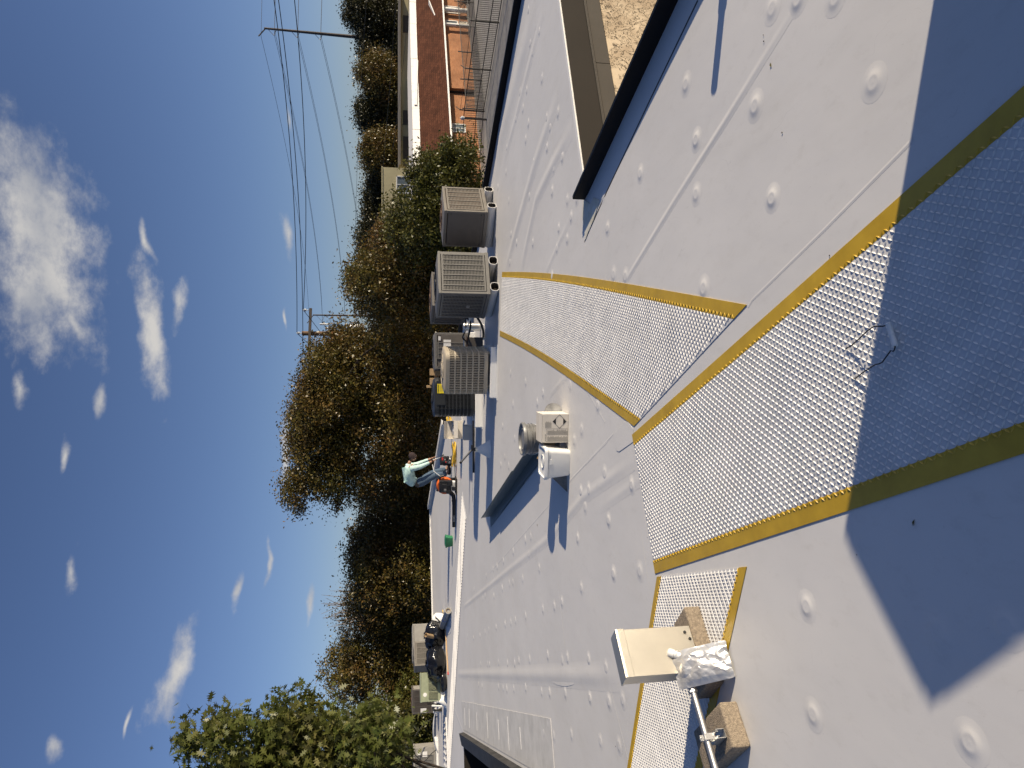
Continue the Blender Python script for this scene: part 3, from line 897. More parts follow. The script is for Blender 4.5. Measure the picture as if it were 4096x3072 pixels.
def fan_top(parent, w, d, z, m, grille_m, r=None, dome=0.0):
    r = r or min(w, d) * 0.40
    n = 28
    mb = MB()
    outer = []
    for k in range(n):
        a = 2 * math.pi * k / n
        c, s = math.cos(a), math.sin(a)
        q = 1 / max(abs(c) / (w / 2), abs(s) / (d / 2))
        outer.append((c * q, s * q))
    vs = [(x, y, z) for x, y in outer] + [(r * math.cos(2 * math.pi * k / n), r * math.sin(2 * math.pi * k / n), z + 0.018) for k in range(n)] + \
         [(r * 0.97 * math.cos(2 * math.pi * k / n), r * 0.97 * math.sin(2 * math.pi * k / n), z - 0.05) for k in range(n)]
    vs += [(x, y, z - 0.03) for x, y in outer]
    fs = []
    for k in range(n):
        j = (k + 1) % n
        fs += [(k, j, n + j, n + k), (n + k, n + j, 2 * n + j, 2 * n + k), (3 * n + k, 3 * n + j, j, k)]
    mb.add(vs, fs)
    top = mb.build('top_panel', m, parent)
    mb = MB()
    mb.lathe([(0.001, z - 0.02), (r * 0.96, z - 0.022)], 20)
    for k in range(1, 8):
        rr = r * k / 7.5
        mb.tube([(rr * math.cos(2 * math.pi * i / 24), rr * math.sin(2 * math.pi * i / 24), z + 0.014 + dome * (1 - (k / 7.5) ** 2)) for i in range(24)], 0.0035, 4, 1, closed=True)
    for k in range(8):
        a = math.pi * k / 4
        mb.tube([(0, 0, z + 0.014 + dome), (r * 0.6 * math.cos(a), r * 0.6 * math.sin(a), z + 0.014 + dome * 0.64), (r * math.cos(a), r * math.sin(a), z + 0.014)], 0.005, 4, 1)
    mb.lathe([(0.09, z + 0.0), (0.09, z + 0.03 + dome), (0.001, z + 0.032 + dome)], 12, m=1)
    mb.build('fan_guard', [M['coil'], grille_m], top)
    return top


def ac_square(label, loc, rz, w, d, h, m, faces, plain=(), rust=False, name='air_conditioner', badge=None, pm='ac_plain'):
    t = thing(name, label, 'air conditioner', loc, rz, AC_GROUP)
    mb = MB(); mb.box((0, 0, h / 2), (w - 0.05, d - 0.05, h - 0.04)); mb.build('condenser_coil', M['coil_rust'] if rust else M['coil'], t)
    mb = MB(); mb.box((0, 0, 0.025), (w + 0.012, d + 0.012, 0.05)); mb.build('base_pan', m, t, bev=0.004)
    for sx in (-1, 1):
        for sy in (-1, 1):
            mb = MB(); mb.box((sx * (w / 2 - 0.022), sy * (d / 2 - 0.022), h / 2 + 0.01), (0.046, 0.046, h - 0.05)); mb.build('corner_post', m, t, bev=0.004)
    mb = MB(); mb.box((0, 0, h - 0.022), (w + 0.01, d + 0.01, 0.040)); mb.build('top_rim', m, t, bev=0.005)
    fan_top(t, w + 0.006, d + 0.006, h, m, M['plastic_black'] if not rust else M['coil_rust'])
    for f, cols in faces.items():
        louver(t, f, w, d, 0.085, h - 0.075, m, cols)
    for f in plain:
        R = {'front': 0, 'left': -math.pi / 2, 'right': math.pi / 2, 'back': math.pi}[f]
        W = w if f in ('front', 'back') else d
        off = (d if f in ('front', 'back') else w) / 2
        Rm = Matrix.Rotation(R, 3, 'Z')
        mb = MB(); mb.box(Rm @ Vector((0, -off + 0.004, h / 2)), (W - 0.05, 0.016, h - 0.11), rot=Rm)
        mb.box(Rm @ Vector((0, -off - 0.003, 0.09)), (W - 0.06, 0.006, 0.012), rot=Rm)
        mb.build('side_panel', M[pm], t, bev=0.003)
        for zz in (0.1, h - 0.1):
            for sx in (-1, 1):
                s = MB(); s.box(Rm @ Vector((sx * (W / 2 - 0.05), -off - 0.006, zz)), (0.012, 0.008, 0.012), rot=Rm); s.build('screw', M['ink'], t)
    if badge:
        Rm = Matrix.Rotation(-math.pi / 2 if badge == 'left' else 0, 3, 'Z')
        off = w / 2 if badge == 'left' else d / 2
        mb = MB()
        pts = [(0.045 * math.cos(a), 0.03 * math.sin(a)) for a in [2 * math.pi * k / 16 for k in range(16)]]
        for k in range(16): pass
        ring = [Rm @ Vector((x, -off - 0.012, 0.30 + z)) for x, z in pts] + [Rm @ Vector((x, -off - 0.004, 0.30 + z)) for x, z in pts]
        mb.add(ring, [tuple(range(16))] + [(k, (k + 1) % 16, 16 + (k + 1) % 16, 16 + k) for k in range(16)])
        mb.build('badge', M['plastic_grey'], t)
    return t


def rounded(w, d, r, n=7):
    pts = []
    for cx, cy, a0 in ((w / 2 - r, d / 2 - r, 0), (-w / 2 + r, d / 2 - r, 90), (-w / 2 + r, -d / 2 + r, 180), (w / 2 - r, -d / 2 + r, 270)):
        for k in range(n + 1):
            a = rad(a0 + 90 * k / n)
            pts.append((cx + r * math.cos(a), cy + r * math.sin(a)))
    return pts


def along(loop, step):
    """points and normals every step metres round a loop"""
    out = []
    n = len(loop); acc = 0.0
    for i in range(n):
        a, b = Vector((*loop[i], 0)), Vector((*loop[(i + 1) % n], 0))
        L = (b - a).length
        while acc < L:
            p = a.lerp(b, acc / L); t = (b - a) / L
            out.append((p, math.atan2(t.y, t.x)))
            acc += step
        acc -= L
    return out


def ac_round(label, loc, rz, w, d, h, m, rings, r=0.12, step=0.016, core=None, bar=0.0065):
    t = thing('air_conditioner', label, 'air conditioner', loc, rz, AC_GROUP)
    lp = rounded(w, d, r)
    mb = MB(); mb.prism(rounded(w - 0.05, d - 0.05, r - 0.02), 0.03, h - 0.04); mb.build('condenser_coil', core or M['coil'], t, smooth=True)
    mb = MB(); mb.prism(rounded(w + 0.01, d + 0.01, r), 0.0, 0.045); mb.build('base_pan', m, t, smooth=True, bev=0.005)
    mb = MB()
    lo = [(w, 0.055), (w, 0.0)]
    vs, fs = [], []
    levels = [(0.0, h - 0.055), (0.0, h - 0.012), (-0.012, h), (-0.05, h + 0.006)]
    loops = [rounded(w + 2 * dx, d + 2 * dx, max(0.03, r + dx)) for dx, z in levels]
    n = len(loops[0])
    for lpp, (dx, z) in zip(loops, levels): vs += [(x, y, z) for x, y in lpp]
    for i in range(len(levels) - 1):
        fs += [(i * n + k, i * n + (k + 1) % n, (i + 1) * n + (k + 1) % n, (i + 1) * n + k) for k in range(n)]
    mb.add(vs, fs)
    R0 = min(w, d) / 2 - 0.075
    vs2 = []
    inner = loops[-1]
    vs2 = [(x, y, h + 0.006) for x, y in inner] + [(R0 * math.cos(math.atan2(y, x)), R0 * math.sin(math.atan2(y, x)), h + 0.022) for x, y in inner] + \
          [(R0 * 0.97 * math.cos(math.atan2(y, x)), R0 * 0.97 * math.sin(math.atan2(y, x)), h - 0.05) for x, y in inner]
    mb.add(vs2, [(i * n + k, i * n + (k + 1) % n, (i + 1) * n + (k + 1) % n, (i + 1) * n + k) for i in range(2) for k in range(n)])
    top = mb.build('top_cover', m, t, smooth=True)
    mb = MB()
    mb.lathe([(0.001, h - 0.02), (R0 * 0.96, h - 0.022)], 20)
    for k in range(1, 8):
        rr = R0 * k / 7.4
        mb.tube([(rr * math.cos(2 * math.pi * i / 24), rr * math.sin(2 * math.pi * i / 24), h + 0.03 - 0.012 * (k / 7.4)) for i in range(24)], 0.004, 4, 1, closed=True)
    for k in range(6):
        a = math.pi * k / 3 + 0.2
        mb.tube([(0, 0, h + 0.03), (R0 * math.cos(a), R0 * math.sin(a), h + 0.018)], 0.006, 4, 1)
    mb.lathe([(0.10, h), (0.10, h + 0.035), (0.001, h + 0.04)], 14, m=1)
    mb.build('fan_guard', [M['coil'], m], top, smooth=True)
    mb = MB()
    for p, a in along(rounded(w - 0.012, d - 0.012, r - 0.006), step):
        mb.box((p.x, p.y, h / 2), (bar, 0.014, h - 0.09), a)
    for k in range(rings + 1):
        z = 0.05 + (h - 0.11) * k / rings
        l1, l2 = rounded(w + 0.004, d + 0.004, r), rounded(w - 0.03, d - 0.03, r - 0.015)
        n1 = len(l1)
        vs = [(x, y, z - 0.010) for x, y in l1] + [(x, y, z + 0.010) for x, y in l1] + [(x, y, z - 0.010) for x, y in l2] + [(x, y, z + 0.010) for x, y in l2]
        fs = []
        for q in range(n1):
            j = (q + 1) % n1
            fs += [(q, j, n1 + j, n1 + q), (n1 + q, n1 + j, 3 * n1 + j, 3 * n1 + q), (2 * n1 + q, q, j, 2 * n1 + j)]
        mb.add(vs, fs)
    mb.build('wire_grille', m, t, kind='stuff')
    return t


def sleeper_tube(a, b, label, r=0.072):
    """membrane-wrapped timber sleeper with an open rounded end"""
    a, b = Vector((*a, 0)), Vector((*b, 0))
    d = (b - a); L = d.length
    t = thing('roof_sleeper', label, 'sleeper', a, math.atan2(d.y, d.x), 'membrane wrapped sleepers under the air conditioners')
    prof = []
    for k in range(20):
        ang = 2 * math.pi * k / 20
        c, s = math.cos(ang), math.sin(ang)
        f = 1 / ((abs(c) ** 3.0 + abs(s) ** 3.0) ** (1 / 3.0))
        prof.append((c * f * r, s * f * r * 0.93))
    zc = r * 0.93
    mb = MB(); n = 20
    vs, fs = [], []
    for (x, sc) in ((0, 1.0), (L, 1.0), (0, 0.90), (L * 0.98, 0.90)):
        vs += [(x, py * sc, zc + pz * sc) for py, pz in prof]
    fs += [(k, (k + 1) % n, n + (k + 1) % n, n + k) for k in range(n)]
    fs += [(2 * n + k, 2 * n + (k + 1) % n, 3 * n + (k + 1) % n, 3 * n + k) for k in range(n)]
    fs += [(k, (k + 1) % n, 2 * n + (k + 1) % n, 2 * n + k) for k in range(n)]
    fs += [tuple(range(n, 2 * n))]
    mb.add(vs, fs)
    for q in range(n, 2 * n): mb.m[q] = 1  # inner wall painted dark as the shade inside the tube
    mb.build('membrane_wrap', [M['membrane'], M['recess_shade']], t, smooth=True)
    mb = MB(); mb.box((L / 2 + 0.05, 0, 0.042), (L - 0.14, r * 1.3, r * 0.6)); mb.build('timber_core', M['wood'], t)
    for k in range(3):
        s = MB(); s.lathe([(0.006, 0), (0.006, 0.004), (0.001, 0.006)], 8, (0.15 + k * 0.2, r * 0.35, 2 * zc - 0.008)); s.build('screw', M['ink'], t)
    return t


def vec(p, a, s, b, q):
    return (p[0] + a[0] * s + b[0] * q, p[1] + a[1] * s + b[1] * q)


SLZ = 0.134
# the grey-taupe unit at the right
a1, b1 = (math.cos(rad(47)), math.sin(rad(47))), (-math.sin(rad(47)), math.cos(rad(47)))
c1 = vec((2.60, 10.66), a1, 0.375, b1, 0.31)
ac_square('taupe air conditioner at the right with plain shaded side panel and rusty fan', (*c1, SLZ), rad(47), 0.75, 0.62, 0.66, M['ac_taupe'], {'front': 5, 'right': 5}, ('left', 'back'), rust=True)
sleeper_tube(vec((2.60, 10.66), a1, 0.14, b1, -0.045), vec((2.60, 10.66), a1, 0.14, b1, 0.66), 'membrane wrapped sleeper under the front of the taupe air conditioner')
sleeper_tube(vec((2.60, 10.66), a1, 0.62, b1, -0.06), vec((2.60, 10.66), a1, 0.62, b1, 0.66), 'membrane wrapped sleeper under the back of the taupe air conditioner')
# the tall grey unit
a2, b2 = (math.cos(rad(23.5)), math.sin(rad(23.5))), (-math.sin(rad(23.5)), math.cos(rad(23.5)))
c2 = vec((1.33, 10.40), a2, 0.36, b2, 0.37)
ac_square('large grey air conditioner with louvers on both visible sides and an oval badge', (*c2, SLZ), rad(23.5), 0.72, 0.74, 0.765, M['ac_grey'], {'front': 7, 'left': 7, 'right': 6}, ('back',), badge='left')
sleeper_tube(vec((1.33, 10.40), a2, 0.12, b2, -0.02), vec((1.33, 10.40), a2, 0.12, b2, 0.80), 'membrane wrapped sleeper under the near side of the large grey air conditioner')
sleeper_tube(vec((1.33, 10.40), a2, 0.57, b2, -0.03), vec((1.33, 10.40), a2, 0.57, b2, 0.80), 'membrane wrapped sleeper under the far side of the large grey air conditioner')
# behind it
ac_square('grey air conditioner half hidden behind the large grey one', (1.68, 14.0, 0.12), rad(23.5), 0.74, 0.74, 0.69, M['ac_plain'], {'left': 6, 'front': 6}, ('back', 'right'), rust=True)
u4 = ac_square('grey air conditioner with paper labels behind the beige one', (0.61, 13.68, 0.12), rad(3), 0.68, 0.62, 0.65, M['ac_grey'], {'left': 3}, ('front', 'back', 'right'))
louver(u4, 'front', 0.40, 0.65, 0.10, 0.58, M['ac_grey'], 3)
for (x, z, w, h, m) in ((0.14, 0.42, 0.13, 0.14, 'paper'), (0.23, 0.565, 0.075, 0.045, 'paper')):
    mb = MB(); mb.box((x, -0.331, z), (w, 0.003, h)); mb.build('paper_label', M[m], u4)
mb = MB(); mb.box((0.02, -0.335, 0.475), (0.05, 0.012, 0.05)); mb.build('access_flap', M['galv'], u4)
# beige, rounded
ac_round('beige air conditioner with rounded corners and vertical bar grille', (0.22, 11.02, 0.135), rad(-13), 0.66, 0.66, 0.65, M['ac_beige'], 6, core=M['coil'], step=0.026, bar=0.011)
bl = ac_round('black air conditioner with rounded corners and a yellow label', (-0.24, 12.80, 0.14), rad(4), 0.68, 0.68, 0.69, M['ac_black'], 9, r=0.16, step=0.024, bar=0.010)
mb = MB(); mb.box((0.135, -0.356, 0.580), (0.165, 0.004, 0.13)); mb.build('energy_label', M['sticker'], bl)
mb = MB(); mb.box((0.06, -0.350, 0.585), (0.42, 0.006, 0.15)); mb.build('label_plate', M['ac_black'], bl)


def text(body, size, m, parent, loc, rot, name='lettering', ext=0.001, align='CENTER'):
    cu = bpy.data.curves.new(name, 'FONT')
    cu.body = body; cu.size = size; cu.extrude = ext; cu.align_x = align; cu.align_y = 'CENTER'; cu.resolution_u = 2
    tmp = bpy.data.objects.new('tmp', cu); COL.objects.link(tmp)
    dg = bpy.context.evaluated_depsgraph_get()
    me = bpy.data.meshes.new_from_object(tmp.evaluated_get(dg))
    bpy.data.objects.remove(tmp)
    me.materials.clear(); me.materials.append(m)
    o = bpy.data.objects.new(name, me); COL.objects.link(o)
    o.parent = parent; o.location = loc; o.rotation_euler = rot
    return o


text('ENERGYGUIDE', 0.021, M['ink'], bl, (0.135, -0.3590, 0.624), (rad(90), 0, 0))
for i in range(5):
    mb = MB(); mb.box((0.135, -0.3588, 0.596 - i * 0.014), (0.10 if i != 2 else 0.13, 0.001, 0.003)); mb.build('print_line', M['ink_grey'], bl)


def plank_sleeper(c, rz, L, d, h, label, group='flat white sleepers under the air conditioners'):
    t = thing('roof_sleeper', label, 'sleeper', (*c, 0), rz, group)
    mb = MB(); mb.box((0, 0, h / 2), (L, d, h)); mb.build('membrane_wrap', M['membrane_new'], t, bev=0.012)
    mb = MB(); mb.prism([(-L / 2 - .03, -d / 2 - .09), (L / 2 + .03, -d / 2 - .09), (L / 2 + .03, d / 2 + .06), (-L / 2 - .03, d / 2 + .06)], 0.001, 0.006); mb.build('flashing_skirt', M['membrane_new'], t)
    for k in range(5):
        s = MB(); s.lathe([(0.008, 0), (0.008, 0.004), (0.001, 0.006)], 8, (-L / 2 + L * (k + 0.5) / 5, -d / 2 + 0.035, h)); s.build('screw', M['ink_grey'], t)
    return t


plank_sleeper((0.18, 10.80), rad(-3), 0.78, 0.28, 0.10, 'wide white sleeper under the front of the beige air conditioner')
plank_sleeper((0.25, 11.28), rad(-3), 0.74, 0.20, 0.10, 'white sleeper under the back of the beige air conditioner')
plank_sleeper((-0.30, 12.55), rad(4), 0.95, 0.22, 0.12, 'white sleeper under the front of the black air conditioner')
plank_sleeper((-0.22, 13.05), rad(4), 0.90, 0.20, 0.12, 'white sleeper under the back of the black air conditioner')
plank_sleeper((1.68, 14.0), rad(23.5), 0.75, 0.5, 0.12, 'white sleeper under the half hidden grey air conditioner')
plank_sleeper((0.62, 13.7), rad(3), 0.72, 0.45, 0.12, 'white sleeper under the grey air conditioner with paper labels')
for sx in (-1, 1):
    mb = MB(); mb.lathe([(0.026, 0), (0.030, 0.034)], 10)
    o = mb.build('rubber_foot', M['ac_beige'], None, smooth=True, loc=(0.22 + sx * 0.25, 10.80 + (0.02 if sx < 0 else -0.05), 0.1005))
    tag(o, 'small beige foot under the %s front corner of the beige air conditioner' % ('left' if sx < 0 else 'right'), 'foot')

# out of the picture: the unit whose shadow falls across the foreground
a5, b5 = (0.7071, 0.7071), (-0.7071, 0.7071)
LSH = 0.92 / math.tan(SUN_EL)
S1, S2 = Vector((-0.55, 2.30)), Vector((-0.97, 1.89))
P1 = S1 + Vector(SUN_AZ) * LSH; P2 = S2 + Vector(SUN_AZ) * LSH
mid = (P1 + P2) / 2
ang = math.atan2(P1.y - P2.y, P1.x - P2.x)
wU = (P1 - P2).length
cU = mid + Vector((math.sin(ang), -math.cos(ang))) * 0.31
tU = ac_square('grey air conditioner standing beside the photographer', (cU.x, cU.y, 0.12), ang, wU, 0.62, 0.80, M['ac_grey'], {'front': 5, 'right': 5, 'left': 5}, ('back',))
plank_sleeper((cU.x, cU.y), ang, wU + 0.04, 0.4, 0.12, 'white sleeper under the air conditioner beside the photographer')


def boot(loc, label, r=0.16, h=0.26, pipe=0.035, ph=0.10, m='membrane_new', cap=True):
    t = thing('pipe_boot', label, 'pipe boot', loc, 0, 'conical pipe boots on the roof')
    pr = [(r * 1.25, 0.002), (r * 1.2, 0.006), (r, 0.010), (r * 0.97, 0.03)]
    for k in range(1, 6):
        q = k / 5
        rr = r * 0.97 + (pipe * 1.25 - r * 0.97) * q
        pr += [(rr + 0.004, 0.03 + (h - 0.05) * (q - 0.06)), (rr, 0.03 + (h - 0.05) * q)]
    pr += [(pipe * 1.25, h)]
    mb = MB(); mb.lathe(pr, 28); mb.build('cone', M[m], t, smooth=True, angle=50)
    mb = MB(); mb.lathe([(pipe * 1.3, h - 0.02), (pipe * 1.34, h - 0.005), (pipe * 1.3, h + 0.01)], 20); mb.build('clamp', M['galv'], t, smooth=True)
    mb = MB(); mb.lathe([(pipe, h - 0.03), (pipe, h + ph), (pipe * 0.86, h + ph), (pipe * 0.86, h - 0.01)], 20); mb.build('pipe', M['plastic_black'] if cap else M['plastic_white'], t, smooth=True)
    return t


boot((-1.06, 11.42, 0), 'white stepped pipe boot with black pipe, in the air conditioner shadow', 0.14, 0.23, 0.03, 0.05)
boot((-9.12, 20.45, 0), 'sunlit white cone boot in front of the pale green air conditioner', 0.20, 0.24, 0.03, 0.05, 'plastic_white', False)
boot((2.16, 3.165, 0), 'white pipe boot near the edge metal beside the photographer', 0.13, 0.10, 0.036, 0.135, cap=False)

# ------------------------------------------------------------------ things between the units
t = thing('disconnect_box', 'rusty grey electrical box on a bracket between the air conditioners', 'electrical box', (0.70, 11.9, 0))
mb = MB(); mb.box((0, 0, 0.19), (0.17, 0.10, 0.26)); mb.build('housing', M['ac_plain'], t, bev=0.006)
mb = MB(); mb.box((0.0, 0, 0.326), (0.185, 0.12, 0.012)); mb.build('rusty_cover', M['coil_rust'], t, bev=0.003)
for sx in (-1, 1):
    mb = MB(); mb.box((sx * 0.06, 0, 0.03), (0.03, 0.08, 0.06)); mb.build('leg', M['galv'], t)
mb = MB()
mb.lathe([(0.068, 0.0), (0.068, 0.30), (0.062, 0.315), (0.001, 0.325)], 20)
o = mb.build('vent_cap', M['galv'], None, smooth=True, loc=(1.02, 12.6, 0))
tag(o, 'short round metal vent pipe behind the cables', 'vent pipe')


def cable(pts, r, name, label, m='rubber', cat='cable', group='cables between the air conditioners', sub=6, n=7):
    P = [Vector(p) for p in pts]
    out = []
    Q_ = [P[0]] + P + [P[-1]]
    for i in range(1, len(Q_) - 2):
        p0, p1, p2, p3 = Q_[i - 1:i + 3]
        for k in range(sub):
            u = k / sub
            out.append(0.5 * ((2 * p1) + (p2 - p0) * u + (2 * p0 - 5 * p1 + 4 * p2 - p3) * u * u + (3 * p1 - p0 - 3 * p2 + p3) * u ** 3))
    out.append(P[-1])
    mb = MB(); mb.tube(out, r, n)
    o = mb.build(name, M[m], None, smooth=True)
    return tag(o, label, cat, group)


cable([(1.25, 11.25, 0.62), (1.10, 11.6, 0.40), (0.92, 11.75, 0.36), (0.78, 11.85, 0.40), (0.72, 11.9, 0.34)], 0.013, 'cable', 'thick black cable drooping from the large grey unit to the electrical box')
cable([(1.20, 11.2, 0.50), (1.10, 11.45, 0.42), (1.02, 11.6, 0.30), (0.85, 11.75, 0.30), (0.70, 11.93, 0.33)], 0.016, 'cable', 'thicker black cable arching behind the large grey unit')
cable([(1.15, 11.2, 0.36), (1.08, 11.4, 0.22), (0.98, 11.6, 0.12), (0.88, 11.8, 0.06), (0.80, 12.1, 0.022)], 0.020, 'refrigerant_line', 'black insulated refrigerant line running down to the roof', cat='refrigerant line')
cable([(1.18, 11.15, 0.42), (1.10, 11.4, 0.34), (0.98, 11.6, 0.33), (0.86, 11.8, 0.38), (0.62, 12.0, 0.36)], 0.012, 'flexible_conduit', 'ribbed silver flexible conduit by the electrical box', 'galv', 'conduit')
cable([(2.02, 11.45, 0.12), (1.9, 11.55, 0.10), (1.82, 11.4, 0.12)], 0.014, 'cable', 'short black line between the taupe and large grey units')
cable([(0.60, 11.9, 0.1), (0.55, 11.6, 0.05), (0.50, 11.4, 0.04), (0.45, 11.3, 0.1)], 0.012, 'cable', 'black line behind the beige unit near the electrical box')

t = thing('lumber_crate', 'raw wooden crate boards standing between the labelled and black air conditioners', 'crate', (0.14, 13.85, 0))
for i, x in enumerate((-0.09, 0.09)):
    mb = MB(); mb.box((x, 0, 0.42), (0.13, 0.05, 0.84)); mb.build('board', M['wood'], t, bev=0.004)
for zz in (0.25, 0.70):
    mb = MB(); mb.box((0, 0.05, zz), (0.36, 0.045, 0.09)); mb.build('rail_board', M['wood'], t, bev=0.004)
mb = MB(); mb.box((-0.19, 0.03, 0.45), (0.05, 0.05, 0.90)); mb.build('post', M['wood'], t, bev=0.004)

# ------------------------------------------------------------------ the bucket group
t = thing('square_pail', 'white square plastic pail with snap lid beside the printed carton', 'pail', (-0.705, 6.33, 0), rad(-6))
mb = MB()
lv = [(0.225, 0.0), (0.235, 0.012), (0.268, 0.195), (0.278, 0.197), (0.278, 0.206), (0.268, 0.207)]
vs, fs = [], []
for (w, z) in lv: vs += [(x, y, z) for x, y in rounded(w, w, 0.035, 5)]
n = 24
for i in range(len(lv) - 1): fs += [(i * n + k, i * n + (k + 1) % n, (i + 1) * n + (k + 1) % n, (i + 1) * n + k) for k in range(n)]
fs += [tuple(range(n))[::-1], tuple(range(5 * n, 6 * n))]
mb.add(vs, fs); mb.build('body', M['plastic_white'], t, smooth=True, angle=35)
mb = MB()
lv = [(0.282, 0.209), (0.292, 0.211), (0.292, 0.232), (0.286, 0.238), (0.262, 0.240), (0.250, 0.228), (0.20, 0.226), (0.02, 0.228)]
vs, fs = [], []
for (w, z) in lv: vs += [(x, y, z) for x, y in rounded(w, w, min(0.04, w * 0.4), 5)]
for i in range(len(lv) - 1): fs += [(i * n + k, i * n + (k + 1) % n, (i + 1) * n + (k + 1) % n, (i + 1) * n + k) for k in range(n)]
fs += [tuple(range(7 * n, 8 * n))]
mb.add(vs, fs); lid = mb.build('lid', M['plastic_white'], t, smooth=True, angle=35)
mb = MB(); mb.tube([(0.06 * math.cos(a), 0.06 * math.sin(a), 0.231) for a in [2 * math.pi * k / 20 for k in range(20)]], 0.004, 5, closed=True); mb.build('lid_ring', M['plastic_white'], lid, smooth=True)
mb = MB(); mb.box((0.02, -0.141, 0.185), (0.05, 0.006, 0.02)); mb.build('lid_tab', M['plastic_white'], t, bev=0.002)

CT = thing('printed_carton', 'white cardboard carton printed with a black hazard diamond and small text', 'carton', (-0.395, 6.40, 0), rad(-3))
mb = MB(); mb.box((0, 0, 0.122), (0.262, 0.25, 0.244)); mb.build('box', M['carton'], CT, bev=0.004)
mb = MB()
mb.sheet([(-0.132, -0.125, 0.2455), (0.132, -0.125, 0.2455), (0.13, -0.002, 0.252), (-0.13, -0.002, 0.252)], 0.003)
mb.sheet([(-0.132, 0.125, 0.2455), (-0.13, 0.003, 0.254), (0.13, 0.003, 0.254), (0.132, 0.125, 0.2455)], 0.003)
mb.build('top_flap', M['carton'], CT)
yF = -0.1265


def front_poly(pts, m, name='print_mark'):
    mb = MB(); mb.add([(x, yF, z) for x, z in pts] + [(x, yF + 0.0006, z) for x, z in pts],
                      [tuple(range(len(pts)))] + [(i, (i + 1) % len(pts), len(pts) + (i + 1) % len(pts), len(pts) + i) for i in range(len(pts))])
    return mb.build(name, m, CT)


dc = (0.062, 0.085); dh = 0.064; dt = 0.0028
for sx, sz in ((1, 1), (1, -1), (-1, 1), (-1, -1)):
    front_poly([(dc[0] + sx * dh, dc[1]), (dc[0], dc[1] + sz * dh), (dc[0], dc[1] + sz * (dh - dt * 1.4)), (dc[0] + sx * (dh - dt * 1.4), dc[1])], M['ink'], 'diamond_outline')
for sz in (1, -1):
    front_poly([(dc[0], dc[1] + sz * dh), (dc[0] - 0.030, dc[1] + sz * (dh - 0.030)), (dc[0] + 0.030, dc[1] + sz * (dh - 0.030))], M['ink'], 'diamond_corner')
rr = random.Random(3)
for col in range(2):
    x0 = -0.118 + col * 0.057
    for i in range(24):
        z = 0.012 + i * 0.0078
        w = 0.05 * rr.uniform(0.7, 1.0)
        front_poly([(x0, z), (x0 + w, z), (x0 + w, z + 0.0032), (x0, z + 0.0032)], M['ink_grey'], 'print_line')
for x in (-0.122, -0.004): front_poly([(x, 0.008), (x + 0.001, 0.008), (x + 0.001, 0.205), (x, 0.205)], M['ink'], 'print_frame')
for z in (0.008, 0.205): front_poly([(-0.122, z), (-0.003, z), (-0.003, z + 0.001), (-0.122, z + 0.001)], M['ink'], 'print_frame')
for i in range(7):
    w = rr.uniform(0.03, 0.06); z = 0.162 + i * 0.0085
    front_poly([(0.004, z), (0.004 + w, z), (0.004 + w, z + 0.003), (0.004, z + 0.003)], M['ink_grey'], 'print_line')
for i, x in enumerate((-0.112, -0.095, -0.078, -0.06)):
    front_poly([(x + 0.004 * math.cos(a), 0.214 + 0.004 * math.sin(a)) for a in [2 * math.pi * k / 8 for k in range(8)]], M['ink'], 'print_symbol')
mb = MB(); mb.add([(-0.1315, -0.02, 0.02), (-0.1315, -0.08, 0.02), (-0.1315, -0.08, 0.075), (-0.1315, -0.02, 0.075)], [(0, 1, 2, 3)]); mb.build('print_block', M['ink_grey'], CT)

t = thing('round_bucket', 'round grey coated bucket with smeared lid behind the carton', 'bucket', (-0.53, 6.73, 0))
mb = MB(); mb.lathe([(0.128, 0), (0.131, 0.01), (0.141, 0.24), (0.149, 0.242), (0.149, 0.252), (0.142, 0.254), (0.143, 0.27), (0.152, 0.272), (0.152, 0.284), (0.144, 0.286), (0.146, 0.325)], 36); mb.build('body', M['plastic_grey'], t, smooth=True, angle=40)
mb = MB(); mb.lathe([(0.153, 0.318), (0.160, 0.322), (0.160, 0.348), (0.155, 0.354), (0.143, 0.354), (0.139, 0.338), (0.06, 0.336), (0.001, 0.338)], 36); ld = mb.build('lid', M['plastic_grey'], t, smooth=True, angle=40)
mb = MB(); mb.tube([(0.10 * math.cos(a), 0.10 * math.sin(a), 0.340) for a in [2 * math.pi * k / 24 for k in range(24)]], 0.005, 6, closed=True); mb.build('lid_ring', M['plastic_grey'], ld, smooth=True)
mb = MB(); mb.tube([(0.152 * math.cos(a), 0.152 * math.sin(a), 0.262 - 0.10 * math.sin((a + 1.9) * 2.1 if False else (a - math.pi) * 1.0)) for a in [math.pi + math.pi * k / 20 for k in range(21)]], 0.003, 5); mb.build('bail_handle', M['galv'], t, smooth=True)
mb = MB(); mb.lathe([(0.1385, 0.05), (0.1425, 0.16)], 36); mb.build('paper_label', M['kraft'], t, smooth=True)

t = thing('open_can', 'small open metal can with stir stick between bucket and square pail', 'can', (-0.76, 6.62, 0))
mb = MB(); mb.lathe([(0.082, 0), (0.083, 0.17), (0.086, 0.172), (0.086, 0.18), (0.080, 0.18), (0.079, 0.03), (0.001, 0.028)], 28); mb.build('can_body', M['plastic_grey'], t, smooth=True, angle=40)
mb = MB(); mb.box((0.02, -0.01, 0.12), (0.022, 0.004, 0.22), rot=Matrix.Rotation(rad(22), 3, 'Y')); mb.build('stir_stick', M['wood'], t)
mb = MB(); mb.lathe([(0.075, 0.0), (0.080, 0.006), (0.078, 0.012), (0.066, 0.010), (0.001, 0.011)], 28)
o = mb.build('bucket_lid', M['plastic_grey'], None, smooth=True)
o.location = (-0.255, 6.58, 0.075); o.rotation_euler = (rad(72), 0, rad(28))
tag(o, 'grey round lid leaning on its edge behind the carton', 'lid')
t = thing('metal_bracket', 'folded grey sheet metal corner on the roof left of the square pail', 'bracket', (-0.90, 6.36, 0))
